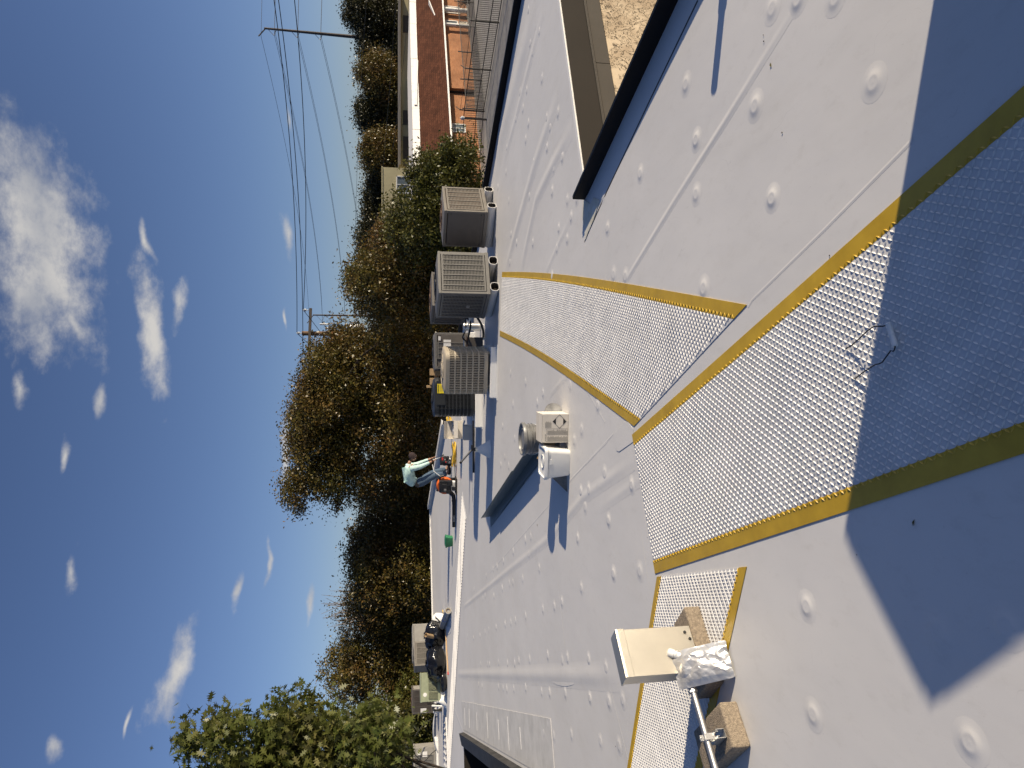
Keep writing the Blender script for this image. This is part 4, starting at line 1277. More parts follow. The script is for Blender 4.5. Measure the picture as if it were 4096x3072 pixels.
mb = MB(); mb.sheet([(0.06, -0.02, 0.002), (-0.09, -0.04, 0.002), (0.04, 0.05, 0.13)], 0.003); mb.sheet([(-0.09, -0.04, 0.002), (0.0, 0.16, 0.002), (0.04, 0.05, 0.13)], 0.003)
mb.build('folded_sheet', M['plastic_grey'], t)

# ------------------------------------------------------------------ bent flashing lengths
F0, F1 = Vector((-2.30, 11.30, 0)), Vector((-0.80, 7.36, 0))
fd = (F1 - F0).normalized(); fn = Vector((-fd.y, fd.x, 0))
if fn.x < 0: fn = -fn
for i, (s0, s1, w, h, dz, lbl) in enumerate(((0.0, 3.1, 0.17, 0.150, 0.0, 'longest dark L shaped metal flashing at the far end of the pile'),
                                              (1.2, 4.15, 0.16, 0.146, 0.008, 'dark L shaped metal flashing overlapping the middle of the pile'),
                                              (2.5, 4.2, 0.19, 0.120, 0.014, 'short dark L shaped metal flashing nearest the bucket'))):
    A, B = F0 + fd * s0, F0 + fd * s1
    t = thing('metal_flashing', lbl, 'metal flashing', A, math.atan2(fd.y, fd.x), 'bent metal flashings piled on the roof')
    L = s1 - s0
    sgn = 1 if (Matrix.Rotation(math.atan2(fd.y, fd.x), 3, 'Z') @ Vector((0, 1, 0))).dot(fn) > 0 else -1
    tilt = 0.03 + 0.008 * i
    mb = MB(); mb.prism([(0, 0.012 * i * sgn), (L, 0), (L, sgn * w), (0, sgn * w)], 0.004 + dz, 0.007 + dz); mb.build('flat_leg', M['sheetmetal'], t)
    y0 = sgn * (w - i * 0.012)
    mb = MB(); mb.add([(0, y0, 0.005 + dz), (L, y0, 0.005 + dz), (L, y0 - sgn * tilt * 0.5, h + dz), (-0.02, y0 - sgn * tilt * 0.5, h + dz),
                       (0, y0 + sgn * 0.003, 0.005 + dz), (L, y0 + sgn * 0.003, 0.005 + dz), (L, y0 - sgn * (tilt * 0.5 - 0.003), h + dz), (-0.02, y0 - sgn * (tilt * 0.5 - 0.003), h + dz)],
                      [(0, 1, 2, 3), (4, 5, 6, 7), (0, 1, 5, 4), (1, 2, 6, 5), (2, 3, 7, 6), (3, 0, 4, 7)])
    mb.build('upright_leg', M['sheetmetal'], t)
    mb = MB(); mb.box((L / 2, y0 - sgn * (tilt * 0.5 + 0.008), h + dz - 0.004), (L, 0.018, 0.003), rot=Matrix.Rotation(rad(-25 * sgn), 3, 'X')); mb.build('hem', M['sheetmetal'], t)

# ------------------------------------------------------------------ metal box, pouch, blocks, conduit
def concrete_block(c, ang, label, L=0.40, W=0.20, H=0.088):
    t = thing('concrete_block', label, 'concrete block', (*c, 0), ang, 'concrete blocks carrying the conduit')
    mb = MB(); mb.box((0, 0, H / 2 + 0.0005), (L, W, H))
    o = mb.build('block', M['block'], t)
    b = o.modifiers.new('b', 'BEVEL'); b.width = 0.009; b.segments = 3
    s = o.modifiers.new('s', 'SUBSURF'); s.subdivision_type = 'SIMPLE'; s.levels = 4; s.render_levels = 4
    tx = bpy.data.textures.new('pits', 'CLOUDS'); tx.noise_scale = 0.012
    d = o.modifiers.new('d', 'DISPLACE'); d.texture = tx; d.strength = 0.004; d.texture_coords = 'GLOBAL'
    o.data.polygons.foreach_set('use_smooth', [True] * len(o.data.polygons))
    return t


def fr(p, q):
    return math.atan2(q[1] - p[1], q[0] - p[0])


bk1a, bk1b = Vector((-1.159, 3.50)), Vector((-1.446, 3.215))
d1 = (bk1b - bk1a).normalized(); n1 = Vector((d1.y, -d1.x)); n1 = n1 if n1.x < 0 else -n1
ctr1 = (bk1a + bk1b) / 2 + n1 * 0.10
concrete_block(ctr1, math.atan2(d1.y, d1.x), 'weathered concrete block under the metal box and foil pouch')
nb, rb = Vector((-1.624, 2.959)), Vector((-1.485, 3.098))
ax2 = Vector((-0.69, 0.72)).normalized()
ctr2 = (nb + rb) / 2 + ax2 * 0.20
concrete_block(ctr2, math.atan2(ax2.y, ax2.x), 'paint splashed concrete block under the conduit strut')
for (x, y, l, a) in ((0.02, 0.03, 0.05, 0.4), (0.06, 0.05, 0.03, 1.2), (-0.02, -0.01, 0.03, 0.2), (-0.05, 0.0, 0.025, 1.0)):
    pass
BX = thing('metal_enclosure', 'bare aluminium box standing upright on a concrete block', 'enclosure')
BX.location = (*(bk1a + d1 * 0.105 + n1 * 0.012), 0.089); BX.rotation_euler.z = math.atan2(-d1.y, -d1.x)
# local +x runs from the left end to the right end of the front; front faces -y
hB, wB, dB = 0.388, 0.235, 0.092
BX.location = (BX.location.x + d1.x * 0.118, BX.location.y + d1.y * 0.118, 0.0895)
mb = MB(); mb.box((0, dB / 2, hB / 2), (wB, dB - 0.006, hB)); mb.build('housing', M['alu'], BX, bev=0.002)
mb = MB(); mb.box((0, -0.001, hB / 2 - 0.012), (wB + 0.004, 0.008, hB - 0.026)); mb.build('front_cover', M['alu'], BX, bev=0.002)
mb = MB(); mb.box((0, dB / 2 - 0.002, hB + 0.002), (wB + 0.010, dB + 0.008, 0.010)); mb.box((0, -0.008, hB - 0.018), (wB + 0.010, 0.004, 0.038)); mb.build('cap_flange', M['alu'], BX, bev=0.002)
for (x, z) in ((0.085, 0.035), (0.05, 0.018)):
    mb = MB(); mb.lathe([(0.008, 0), (0.008, 0.004), (0.002, 0.006)], 10, (0, 0, 0), R=Matrix.Rotation(rad(90), 3, 'X')); mb.build('screw', M['ink'], BX, loc=(x, -0.0055, z))

# conduit
cA, cB = Vector((-1.44, 3.25, 0.165)), Vector((-1.719, 2.979, 0.165))
cd = (cB - cA).normalized()
CO = thing('conduit', 'galvanised conduit pipe running from the metal box across the concrete block', 'conduit', cA)
mb = MB(); mb.tube([(0, 0, 0), cd * 0.42, cd * 2.4], 0.0148, 18); mb.build('pipe', M['galv'], CO, smooth=True)
mb = MB(); mb.tube([cd * 0.0, cd * 0.05], 0.020, 18); mb.tube([cd * 0.05, cd * 0.058], 0.023, 6); mb.build('coupling', M['galv'], CO, smooth=True)
ST = thing('strut_channel', 'short steel strut channel with pipe clamp on the concrete block', 'strut')
cl = cA + cd * 0.262
sx_ = Vector((-cd.y, cd.x, 0)); sx_ = sx_ if sx_.y < 0 else -sx_
ST.location = (cl.x, cl.y, 0.0895); ST.rotation_euler.z = math.atan2(sx_.y, sx_.x)
mb = MB()
for (y, z, sy, sz) in ((0, 0.002, 0.041, 0.003), (-0.019, 0.021, 0.003, 0.041), (0.019, 0.021, 0.003, 0.041), (-0.014, 0.041, 0.010, 0.003), (0.014, 0.041, 0.010, 0.003), (-0.010, 0.037, 0.003, 0.009), (0.010, 0.037, 0.003, 0.009)):
    mb.box((0.0, y, z), (0.10, sy, sz))
mb.build('channel', M['galv'], ST)
mb = MB()
zc = 0.0755
for k in range(9):
    a0 = rad(-15 + 210 * k / 8); 
ringp = [Vector((0.017 * math.cos(rad(-20 + 220 * k / 10)), 0, zc + 0.017 * math.sin(rad(-20 + 220 * k / 10)))) for k in range(11)]
vs = [p + Vector((0, -0.014, 0)) for p in ringp] + [p + Vector((0, 0.014, 0)) for p in ringp]
mb.add(vs, [(k, k + 1, 12 + k, 11 + k) for k in range(10)])
mb.box((0.021, 0, 0.064), (0.003, 0.028, 0.046)); mb.box((-0.021, 0, 0.064), (0.003, 0.028, 0.046))
mb.box((0.0, 0, zc + 0.024), (0.010, 0.024, 0.016)); mb.tube([(-0.016, 0, zc + 0.026), (0.018, 0, zc + 0.026)], 0.0035, 8)
o = mb.build('pipe_clamp', M['galv'], ST)
sm = o.modifiers.new('th', 'SOLIDIFY'); sm.thickness = 0.002

# pouch: a crumpled stand-up foil bag leaning on the block
PT = thing('foil_pouch', 'crumpled silver foil pouch with white spout leaning on the concrete block', 'pouch')
pb_r, pb_l = Vector((-1.235, 3.205, 0.004)), Vector((-1.375, 3.105, 0.004))
pt_r, pt_l = Vector((-1.330, 3.335, 0.236)), Vector((-1.476, 3.235, 0.226))
PT.location = (pb_r + pb_l) / 2
org = Vector(PT.location)
pn = (pb_l - pb_r).cross(pt_r - pb_r).normalized()
if pn.y > 0: pn = -pn
rp = random.Random(11)
from mathutils import noise as mnoise
NU, NV = 13, 17
verts, faces = [], []
for side in (1, -1):
    for j in range(NV + 1):
        for i in range(NU + 1):
            bord = i in (0, NU) or j in (0, NV)
            u = i / NU + (0 if bord else rp.uniform(-0.45, 0.45) / NU)
            v = j / NV + (0 if bord else rp.uniform(-0.45, 0.45) / NV)
            p = pb_r.lerp(pb_l, u).lerp(pt_r.lerp(pt_l, u), v)
            e = min(1, max(0, min(u, 1 - u, (1 - v)) - 0.05) / 0.14)
            bulge = 0.024 * e ** 0.7 * (0.30 + math.sin(math.pi * min(1, (1 - v) * 0.9 + 0.05)) * 0.8)
            q = Vector((u * 2.6, v * 3.4, 3.0 * side))
            cr = abs(mnoise.noise(q)) * 0.026 + rp.uniform(-0.0045, 0.0045)
            p = p + pn * side * (bulge + e * cr + 0.0008)
            p = p + (pt_r - pb_r).normalized() * 0.008 * mnoise.noise(Vector((u * 5, v * 5, 9.0))) * (1 - e)
            if v > 0.78 and u < 0.24: p = p.lerp(pb_r.lerp(pb_l, 0.24).lerp(pt_r.lerp(pt_l, 0.24), 0.8), min(1, ((v - 0.78) / 0.22) * ((0.24 - u) / 0.24)) * 0.75)
            verts.append(p - org)
    o_ = (0 if side == 1 else (NU + 1) * (NV + 1))
    for j in range(NV):
        for i in range(NU):
            k0 = o_ + j * (NU + 1) + i
            k1, k2, k3 = k0 + 1, k0 + NU + 2, k0 + NU + 1
            faces += [(k0, k1, k2), (k0, k2, k3)] if rp.random() < 0.5 else [(k0, k1, k3), (k1, k2, k3)]
mb = MB(); mb.add(verts, faces)
bag = mb.build('bag', M['foil'], PT)
sb = bag.modifiers.new('soft', 'SUBSURF'); sb.levels = 1; sb.render_levels = 1
bag.data.polygons.foreach_set('use_smooth', [False] * len(bag.data.polygons))
sp0 = pb_r.lerp(pb_l, 0.13).lerp(pt_r.lerp(pt_l, 0.13), 0.86) - org
sd = ((pt_r - pb_r).normalized() + (pb_r - pb_l).normalized() * 0.55).normalized()
zax = sd.to_track_quat('Z', 'Y').to_matrix()
mb = MB(); mb.lathe([(0.017, -0.02), (0.017, 0.004), (0.022, 0.006), (0.022, 0.010), (0.018, 0.012), (0.018, 0.016)], 20, sp0, R=zax); mb.build('spout', M['plastic_white'], PT, smooth=True, angle=40)
mb = MB(); mb.lathe([(0.0205, 0.017), (0.0205, 0.046), (0.019, 0.050), (0.001, 0.050)], 20, sp0, R=zax); mb.build('cap', M['plastic_white'], PT, smooth=True, angle=40)

# ------------------------------------------------------------------ paint roller frame on the near pad
t = thing('roller_frame', 'white handled bent wire bucket handle lying on the near walkway pad', 'wire handle', (0, 0, 0))
wz = [lambda x, y: None]
def wp(x, y, z): 
    return G(3300 + x / 4.1475, 1250 + y / 4.1475, z)
w1 = [wp(340, 605, .012), wp(440, 548, .02), wp(560, 440, .045), wp(720, 290, .055), wp(815, 230, .055), wp(960, 228, .04), wp(1005, 215, .032), wp(1030, 190, .028)]
w2 = [wp(1165, 560, .026), wp(1150, 620, .026), wp(1130, 645, .026), wp(1090, 632, .028), wp(950, 825, .045), wp(900, 850, .05), wp(830, 865, .05), wp(650, 980, .035), wp(500, 1095, .015), wp(475, 1088, .013)]
ctr = wp(1105, 370, 0.0); ctr.z = 0
t.location = ctr
mb = MB(); mb.tube([p - ctr for p in w1], 0.0022, 8); mb.build('wire_bail', M['rubber'], t, smooth=True)
mb = MB(); mb.tube([p - ctr for p in w2], 0.0022, 8); mb.build('wire_bail', M['rubber'], t, smooth=True)
ga, gb = wp(1045, 180, .028) - ctr, wp(1165, 558, .026) - ctr
gd = (gb - ga)
mb = MB(); mb.tube([ga, ga + gd * 0.03, ga + gd * 0.05, ga + gd * 0.46, ga + gd * 0.47, ga + gd * 0.52, ga + gd * 0.53, ga + gd * 0.95, ga + gd * 0.97, gb], [.0085, .010, .0088, .0088, .0102, .0102, .0088, .0088, .0102, .0085], 14); mb.build('grip', M['plastic_white'], t, smooth=True, angle=50)

# ------------------------------------------------------------------ cartons, cords, tools by the black unit
t = thing('open_carton', 'large open white carton with clear plastic wrap left of the black air conditioner', 'carton', (-1.03, 15.95, 0), rad(4))
for (c, s) in (((0, 0.15, 0.16), (0.40, 0.006, 0.32)), ((0.20, 0, 0.16), (0.006, 0.30, 0.32)), ((-0.20, 0, 0.16), (0.006, 0.30, 0.32)), ((0, 0, 0.006), (0.40, 0.30, 0.006)), ((0, -0.15, 0.10), (0.40, 0.006, 0.20))):
    mb = MB(); mb.box(c, s); mb.build('side_panel', M['carton'], t)
mb = MB(); mb.sheet([(-0.20, -0.15, 0.20), (0.20, -0.15, 0.20), (0.18, -0.27, 0.12), (-0.18, -0.27, 0.12)], 0.004); mb.build('flap', M['carton'], t)
mb = MB(); mb.sheet([(-0.20, 0.15, 0.32), (0.20, 0.15, 0.32), (0.20, 0.10, 0.40), (-0.20, 0.10, 0.40)], 0.004); mb.build('flap', M['carton'], t)
mb = MB()
vs = [((i / 8 - 0.5) * 0.34, -0.02 + (j / 6 - 0.5) * 0.22, 0.20 + 0.07 * mnoise.noise(Vector((i * .6, j * .7, 2)))) for j in range(7) for i in range(9)]
mb.add(vs, [(j * 9 + i, j * 9 + i + 1, (j + 1) * 9 + i + 1, (j + 1) * 9 + i) for j in range(6) for i in range(8)])
mb.build('plastic_wrap', M['foil'], t)
t = thing('small_carton', 'small white carton with a sunlit top beside the black bar', 'carton', (-0.96, 14.05, 0), rad(-4))
mb = MB(); mb.box((0, 0, 0.085), (0.29, 0.20, 0.17)); mb.build('box', M['carton'], t, bev=0.004)
mb = MB(); mb.sheet([(0.145, -0.10, 0.171), (0.145, 0.10, 0.171), (0.24, 0.10, 0.14), (0.24, -0.10, 0.14)], 0.004); mb.build('flap', M['carton'], t)
mb = MB(); mb.box((0, 0, 0.02), (1.0, 0.045, 0.035)); mb.box((0.3, 0, 0.02), (0.10, 0.08, 0.03))
o = mb.build('black_bar', M['plastic_black'], None, bev=0.006, loc=(-1.20, 13.55, 0.003), rz=rad(2))
tag(o, 'long black tool bar lying in front of the small carton', 'tool')
t = thing('seam_roller_handle', 'grey tool handle sticking up at an angle from the black bar', 'tool handle', (-1.25, 13.66, 0))
mb = MB(); mb.tube([(0, 0, 0.02), (-0.26, 0.06, 0.24)], 0.018, 10); mb.build('handle', M['plastic_grey'], t, smooth=True)
mb = MB(); mb.tube([(-0.26, 0.06, 0.24), (-0.285, 0.066, 0.262)], 0.023, 10); mb.build('end_cap', M['plastic_black'], t, smooth=True)
mb = MB(); mb.box((0.01, 0, 0.03), (0.12, 0.08, 0.05)); mb.build('head', M['plastic_black'], t, bev=0.008)


def cord_coil(c, label, rx, ry, h, n, seed, rz=0.0):
    r = random.Random(seed)
    t = thing('cord_coil', label, 'cord', (*c, 0), rz, 'coiled yellow cords')
    for k in range(n):
        ph = r.uniform(0, 6.28); ax = rx * r.uniform(0.65, 1.0); ay = ry * r.uniform(0.55, 1.0)
        z0 = h * r.random() + 0.012
        pts = []
        for i in range(26):
            a = 2 * math.pi * i / 26
            pts.append((ax * math.cos(a) + 0.02 * math.sin(3 * a + ph), ay * math.sin(a) * (1 - 0.25 * math.cos(a)) + 0.015 * math.cos(2 * a + ph), z0 + 0.02 * (1 + math.sin(2 * a + ph)) * 0.6))
        mb = MB(); mb.tube(pts, 0.0085, 6, closed=True)
        mb.build('loop', M['cord'], t, smooth=True)
    return t


cord_coil((-1.72, 17.35), 'coil of yellow extension cord on the roof in front of the worker', 0.33, 0.16, 0.07, 9, 4, rad(-8))
cord_coil((-1.08, 18.6), 'coil of yellow cord behind the open white carton', 0.26, 0.18, 0.12, 8, 9, rad(10))
cable([(-2.02, 17.7, 0.012), (-2.25, 17.6, 0.012), (-2.35, 17.2, 0.012), (-2.45, 17.4, 0.012)], 0.006, 'cord_tail', 'thin dark cord trailing from the yellow coil', 'rubber', 'cord', None)

# green bin
t = thing('green_bin', 'small green plastic bin standing alone on the far roof', 'bin', (-4.07, 18.42, 0), rad(-6))
mb = MB()
lv = [(0.235, 0), (0.285, 0.165), (0.30, 0.167), (0.30, 0.185), (0.285, 0.188), (0.18, 0.205), (0.02, 0.207)]
vs, fs = [], []
for (w, z) in lv: vs += [(x, y, z) for x, y in rounded(w, w * 0.8, min(0.03, w * .3), 4)]
n = 20
for i in range(len(lv) - 1): fs += [(i * n + k, i * n + (k + 1) % n, (i + 1) * n + (k + 1) % n, (i + 1) * n + k) for k in range(n)]
fs += [tuple(range(n))[::-1], tuple(range(6 * n, 7 * n))]
mb.add(vs[:5 * n], [f for f in fs[:4 * n]] + [tuple(range(n))[::-1]]); mb.build('tub', M['green'], t, smooth=True, angle=35)
mb = MB(); mb.add(vs[4 * n:], [tuple(i - 4 * n for i in f) for f in fs[4 * n:6 * n]] + [tuple(range(2 * n, 3 * n))]); mb.build('lid', M['green'], t, smooth=True, angle=35)

# ------------------------------------------------------------------ worker
def skin_mesh(name, nodes, edges, m, parent, sub=2, root=0):
    me = bpy.data.meshes.new(name)
    me.from_pydata([Vector(n[0]) for n in nodes], edges, [])
    o = bpy.data.objects.new(name, me); COL.objects.link(o)
    me.materials.append(m)
    sk = o.modifiers.new('skin', 'SKIN')
    sk.use_smooth_shade = True
    for i, nd in enumerate(nodes):
        r = nd[1]
        me.skin_vertices[0].data[i].radius = r if isinstance(r, tuple) else (r, r)
        me.skin_vertices[0].data[i].use_root = (i == root)
    ss = o.modifiers.new('sub', 'SUBSURF'); ss.levels = sub; ss.render_levels = sub
    dg = bpy.context.evaluated_depsgraph_get()
    me2 = bpy.data.meshes.new_from_object(o.evaluated_get(dg))
    bpy.data.objects.remove(o)
    me2.polygons.foreach_set('use_smooth', [True] * len(me2.polygons))
    if not me2.materials: me2.materials.append(m)
    return share(name, me2, parent)


W = thing('person', 'person in pale mint shirt, jeans and dark knit cap bending over a machine', 'person', (-2.36, 19.0, 0))
# local frame: +x is the way the person faces, feet near the origin
hip = (-0.27, 0, 0.92)
nodes = [(hip, 0.06), ((-0.17, 0, 1.06), 0.06), ((-0.02, 0, 1.14), 0.06), ((0.14, 0, 1.13), 0.05), ((0.26, 0, 1.10), 0.05), ((0.33, 0, 1.07), 0.055),
         ((-0.26, -0.09, 0.82), 0.06), ((-0.07, -0.11, 0.46), 0.055), ((-0.02, -0.11, 0.09), 0.044), ((0.13, -0.12, 0.045), 0.040),
         ((-0.26, 0.09, 0.82), 0.06), ((-0.03, 0.12, 0.47), 0.055), ((0.07, 0.13, 0.09), 0.044), ((0.22, 0.13, 0.045), 0.040),
         ((0.17, -0.16, 1.10), 0.045), ((0.20, -0.22, 0.80), 0.040), ((0.30, -0.17, 0.545), 0.034), ((0.32, -0.155, 0.50), 0.028),
         ((0.17, 0.16, 1.10), 0.045), ((0.24, 0.22, 0.80), 0.040), ((0.34, 0.16, 0.545), 0.034), ((0.36, 0.145, 0.50), 0.028)]
edges = [(0, 1), (1, 2), (2, 3), (3, 4), (4, 5), (0, 6), (6, 7), (7, 8), (8, 9), (0, 10), (10, 11), (11, 12), (12, 13), (3, 14), (14, 15), (15, 16), (16, 17), (3, 18), (18, 19), (19, 20), (20, 21)]
skin_mesh('body', nodes, edges, M['skin'], W)
g = 0.018
skin_mesh('shirt', [((-0.275, 0, 0.92), 0.150), ((-0.22, 0, 1.02), 0.160), ((-0.14, 0, 1.10), 0.165), ((-0.03, 0, 1.145), 0.168), ((0.08, 0, 1.14), 0.155), ((0.17, 0, 1.115), 0.125), ((0.25, 0, 1.085), 0.085),
                    ((0.13, -0.17, 1.08), 0.090), ((0.18, -0.22, 0.82), 0.068), ((0.29, -0.18, 0.56), 0.043), ((0.13, 0.17, 1.08), 0.090), ((0.22, 0.22, 0.82), 0.068), ((0.335, 0.17, 0.56), 0.043)],
          [(0, 1), (1, 2), (2, 3), (3, 4), (4, 5), (5, 6), (4, 7), (7, 8), (8, 9), (4, 10), (10, 11), (11, 12)], M['shirt'], W, root=3)
skin_mesh('jeans', [((-0.255, 0, 0.945), 0.155), ((-0.27, 0, 0.88), 0.155), ((-0.255, -0.09, 0.80), 0.125), ((-0.07, -0.10, 0.46), 0.098), ((-0.03, -0.11, 0.10), 0.080), ((-0.255, 0.09, 0.80), 0.125), ((-0.03, 0.11, 0.47), 0.098), ((0.06, 0.13, 0.10), 0.080)],
          [(0, 1), (1, 2), (2, 3), (3, 4), (1, 5), (5, 6), (6, 7)], M['jeans'], W)
for sy, ox in ((-1, 0.0), (1, 0.09)):
    skin_mesh('shoe', [((-0.06 + ox, sy * 0.115, 0.055), 0.05), ((0.05 + ox, sy * 0.12, 0.046), 0.046), ((0.15 + ox, sy * 0.12, 0.036), 0.034)], [(0, 1), (1, 2)], M['rubber'], W)
# head turned down
hc = Vector((0.43, 0, 1.01)); hq = Matrix.Rotation(rad(62), 3, 'Y')
def blob(name, prof, c, sc, m, parent, R=None, n=18):
    mb = MB()
    mb.lathe(prof, n)
    mb.v = [tuple(Vector(c) + (R or Matrix.Identity(3)) @ Vector((v[0] * sc[0], v[1] * sc[1], v[2] * sc[2]))) for v in mb.v]
    return mb.build(name, m, parent, smooth=True, angle=80)
sph = [(0.001, -1)] + [(math.sin(math.pi * k / 10), -math.cos(math.pi * k / 10)) for k in range(1, 10)] + [(0.001, 1)]
hd = blob('head', sph, hc, (0.088, 0.074, 0.115), M['skin'], W, hq)
nose = MB(); nose.add([hc + hq @ Vector(p) for p in ((0.082, 0, 0.02), (0.078, -0.014, -0.025), (0.078, 0.014, -0.025), (0.108, 0, -0.02))], [(0, 1, 3), (0, 3, 2), (1, 2, 3)]); nose.build('nose', M['skin'], hd)
for s in (-1, 1):
    blob('eye', sph, hc + hq @ Vector((0.077, s * 0.028, 0.012)), (0.009, 0.011, 0.007), M['ink'], hd, hq, 8)
    blob('ear', sph, hc + hq @ Vector((0.0, s * 0.074, -0.005)), (0.018, 0.008, 0.028), M['skin'], hd, hq, 8)
mo = MB(); mo.box(hc + hq @ Vector((0.080, 0, -0.055)), (0.006, 0.04, 0.008), rot=hq); mo.build('mouth', M['red'], hd)
capm = [(1.0, -0.42), (1.05, -0.1)] + [(1.06 * math.sin(math.pi * k / 10), -1.06 * math.cos(math.pi * k / 10)) for k in range(5, 10)] + [(0.001, 1.08)]
blob('knit_cap', capm, hc, (0.094, 0.080, 0.122), M['hat'], W, hq)
mb = MB(); mb.tube([hc + hq @ Vector((0.097 * math.cos(a), 0.083 * math.sin(a), -0.03)) for a in [2 * math.pi * k / 20 for k in range(20)]], 0.012, 6, closed=True); mb.build('cap_brim', M['hat'], W, smooth=True)
for side, (hx, hy, hz) in ((-1, (0.325, -0.150, 0.485)), (1, (0.365, 0.140, 0.485))):
    hn = [((hx - 0.005, hy, hz + 0.02), 0.026), ((hx + 0.01, hy, hz - 0.03), 0.030)]
    he = [(0, 1)]
    for f in range(4):
        b = len(hn); oy = (f - 1.5) * 0.018; l = (0.045, 0.052, 0.050, 0.040)[f]
        hn += [((hx + 0.025, hy + oy, hz - 0.05), 0.009), ((hx + 0.035 , hy + oy, hz - 0.055 - l * 0.5), 0.0085), ((hx + 0.012, hy + oy, hz - 0.06 - l * 0.8), 0.0075)]
        he += [(1, b), (b, b + 1), (b + 1, b + 2)]
    b = len(hn); hn += [((hx + 0.02, hy - side * 0.03, hz - 0.02), 0.010), ((hx + 0.04, hy - side * 0.035, hz - 0.055), 0.008)]
    he += [(0, b), (b, b + 1)]
    skin_mesh('hand', hn, he, M['skin'], W, 1)
t_b = MB(); t_b.box((-0.30, -0.155, 0.90), (0.09, 0.05, 0.12), rot=Matrix.Rotation(rad(35), 3, 'Y')); t_b.build('belt_pouch', M['plastic_black'], W, bev=0.012)

# ------------------------------------------------------------------ backpack blowers
def blower(label, loc, rz, house, sc=1.0, tube_pts=None, word=None, eng='plastic_black'):
    t = thing('backpack_blower', label, 'leaf blower', loc, rz, 'backpack blowers on the roof')
    t.scale = (sc, sc, sc)
    mb = MB(); mb.box((0, 0.13, 0.26), (0.34, 0.05, 0.46)); mb.build('back_frame', M['plastic_black'], t, bev=0.025)
    mb = MB(); mb.box((0, 0.02, 0.02), (0.40, 0.30, 0.035)); mb.build('foot_frame', M['plastic_black'], t, bev=0.012)
    Rx = Matrix.Rotation(rad(90), 3, 'X')
    mb = MB(); mb.lathe([(0.06, -0.10), (0.185, -0.10), (0.205, -0.07), (0.205, 0.03), (0.185, 0.06), (0.05, 0.06)], 30, (0, 0.02, 0.285), R=Rx); mb.build('fan_housing', M[house], t, smooth=True, angle=40)
    mb = MB()
    mb.box((0.02, -0.12, 0.29), (0.29, 0.12, 0.29)); mb.box((0.0, -0.19, 0.33), (0.19, 0.06, 0.17)); mb.box((0.11, -0.15, 0.19), (0.12, 0.14, 0.14)); mb.box((-0.10, -0.16, 0.22), (0.10, 0.10, 0.10))
    mb.build('engine', M['plastic_black'], t, bev=0.018)
    mb = MB(); mb.box((0.05, -0.222, 0.40), (0.12, 0.02, 0.06)); mb.build('engine_cover', M[eng], t, bev=0.006)
    mb = MB(); mb.box((-0.09, -0.215, 0.26), (0.05, 0.02, 0.04)); mb.build('choke_cover', M[eng], t, bev=0.006)
    mb = MB(); mb.lathe([(0.03, 0), (0.03, 0.012), (0.005, 0.016)], 16, (0.01, -0.224, 0.31), R=Rx); mb.build('starter_cap', M['plastic_grey'], t, smooth=True)
    mb = MB(); mb.prism(rounded(0.24, 0.12, 0.035), 0.045, 0.15); mb.build('fuel_tank', M['plastic_white'], t, smooth=True, bev=0.015)
    for v in range(len(mb.v)): pass
    t.children[-1].location = (-0.02, -0.15, 0.0)
    mb = MB(); mb.lathe([(0.035, 0), (0.038, 0.03), (0.001, 0.032)], 14); mb.build('fuel_cap', M['plastic_black'], t, smooth=True, loc=(0.02, -0.17, 0.15))
    mb = MB(); mb.box((-0.02, -0.213, 0.095), (0.08, 0.006, 0.09)); mb.build('tank_strap', M['plastic_black'], t)
    for s in (-1, 1):
        mb = MB(); mb.tube([(s * 0.10, 0.16, 0.47), (s * 0.12, 0.25, 0.46), (s * 0.14, 0.29, 0.34), (s * 0.14, 0.25, 0.18), (s * 0.12, 0.16, 0.08)], 0.022, 7, flat=0.45); mb.build('shoulder_strap', M['rubber'], t, smooth=True)
    mb = MB(); mb.tube([(-0.16, 0.02, 0.18), (-0.20, 0.0, 0.12), (-0.24, -0.03, 0.085)], [0.05, 0.052, 0.05], 14); mb.build('elbow', M['plastic_black'], t, smooth=True)
    mb = MB(); mb.tube([(0.17, 0.0, 0.42), (0.23, -0.02, 0.40), (0.25, -0.03, 0.32)], 0.03, 10); mb.build('air_filter', M['plastic_black'], t, smooth=True)
    if tube_pts:
        mb = MB(); mb.tube(tube_pts, [0.047] * (len(tube_pts) - 1) + [0.043], 16); tb = mb.build('blower_tube', M['plastic_black'], t, smooth=True)
        mb = MB(); k = Vector(tube_pts[1]); mb.tube([k + Vector((0.02, 0, 0)), k - Vector((0.03, 0, 0))], 0.052, 16); mb.build('tube_collar', M['rubber'], tb, smooth=True)
        if word:
            text(word, 0.055, M['plastic_white'], tb, (tube_pts[-1][0] + 0.22, tube_pts[-1][1] - 0.046, tube_pts[-1][2]), (rad(90), 0, 0))
    return t


blower('orange and black backpack blower standing behind the worker with its tube on the roof', (-2.47, 17.25, 0), rad(-6), 'orange', 1.0, [(-0.22, -0.03, 0.085), (-0.36, -0.03, 0.07), (-0.42, -0.03, 0.065), (-1.02, -0.03, 0.062)], 'ECHO')
blower('smaller red and black backpack blower at the worker\'s feet', (-2.02, 18.72, 0), rad(14), 'plastic_black', 0.62, eng='red')
mb = MB(); mb.tube([(-2.0, 18.84, 0.485), (-1.95, 18.84, 0.30)], 0.008, 6)
o = mb.build('starter_cord', M['plastic_white'], None); tag(o, 'pale starter cord pulled taut from the worker\'s hand', 'cord')
mb = MB(); mb.tube([(-2.55, 18.65, 0.12), (-2.30, 18.72, 0.46), (-2.12, 18.78, 0.50)], 0.010, 6)
o = mb.build('wand_pole', M['plastic_white'], None); tag(o, 'thin pale pole leaning behind the worker\'s legs', 'pole')

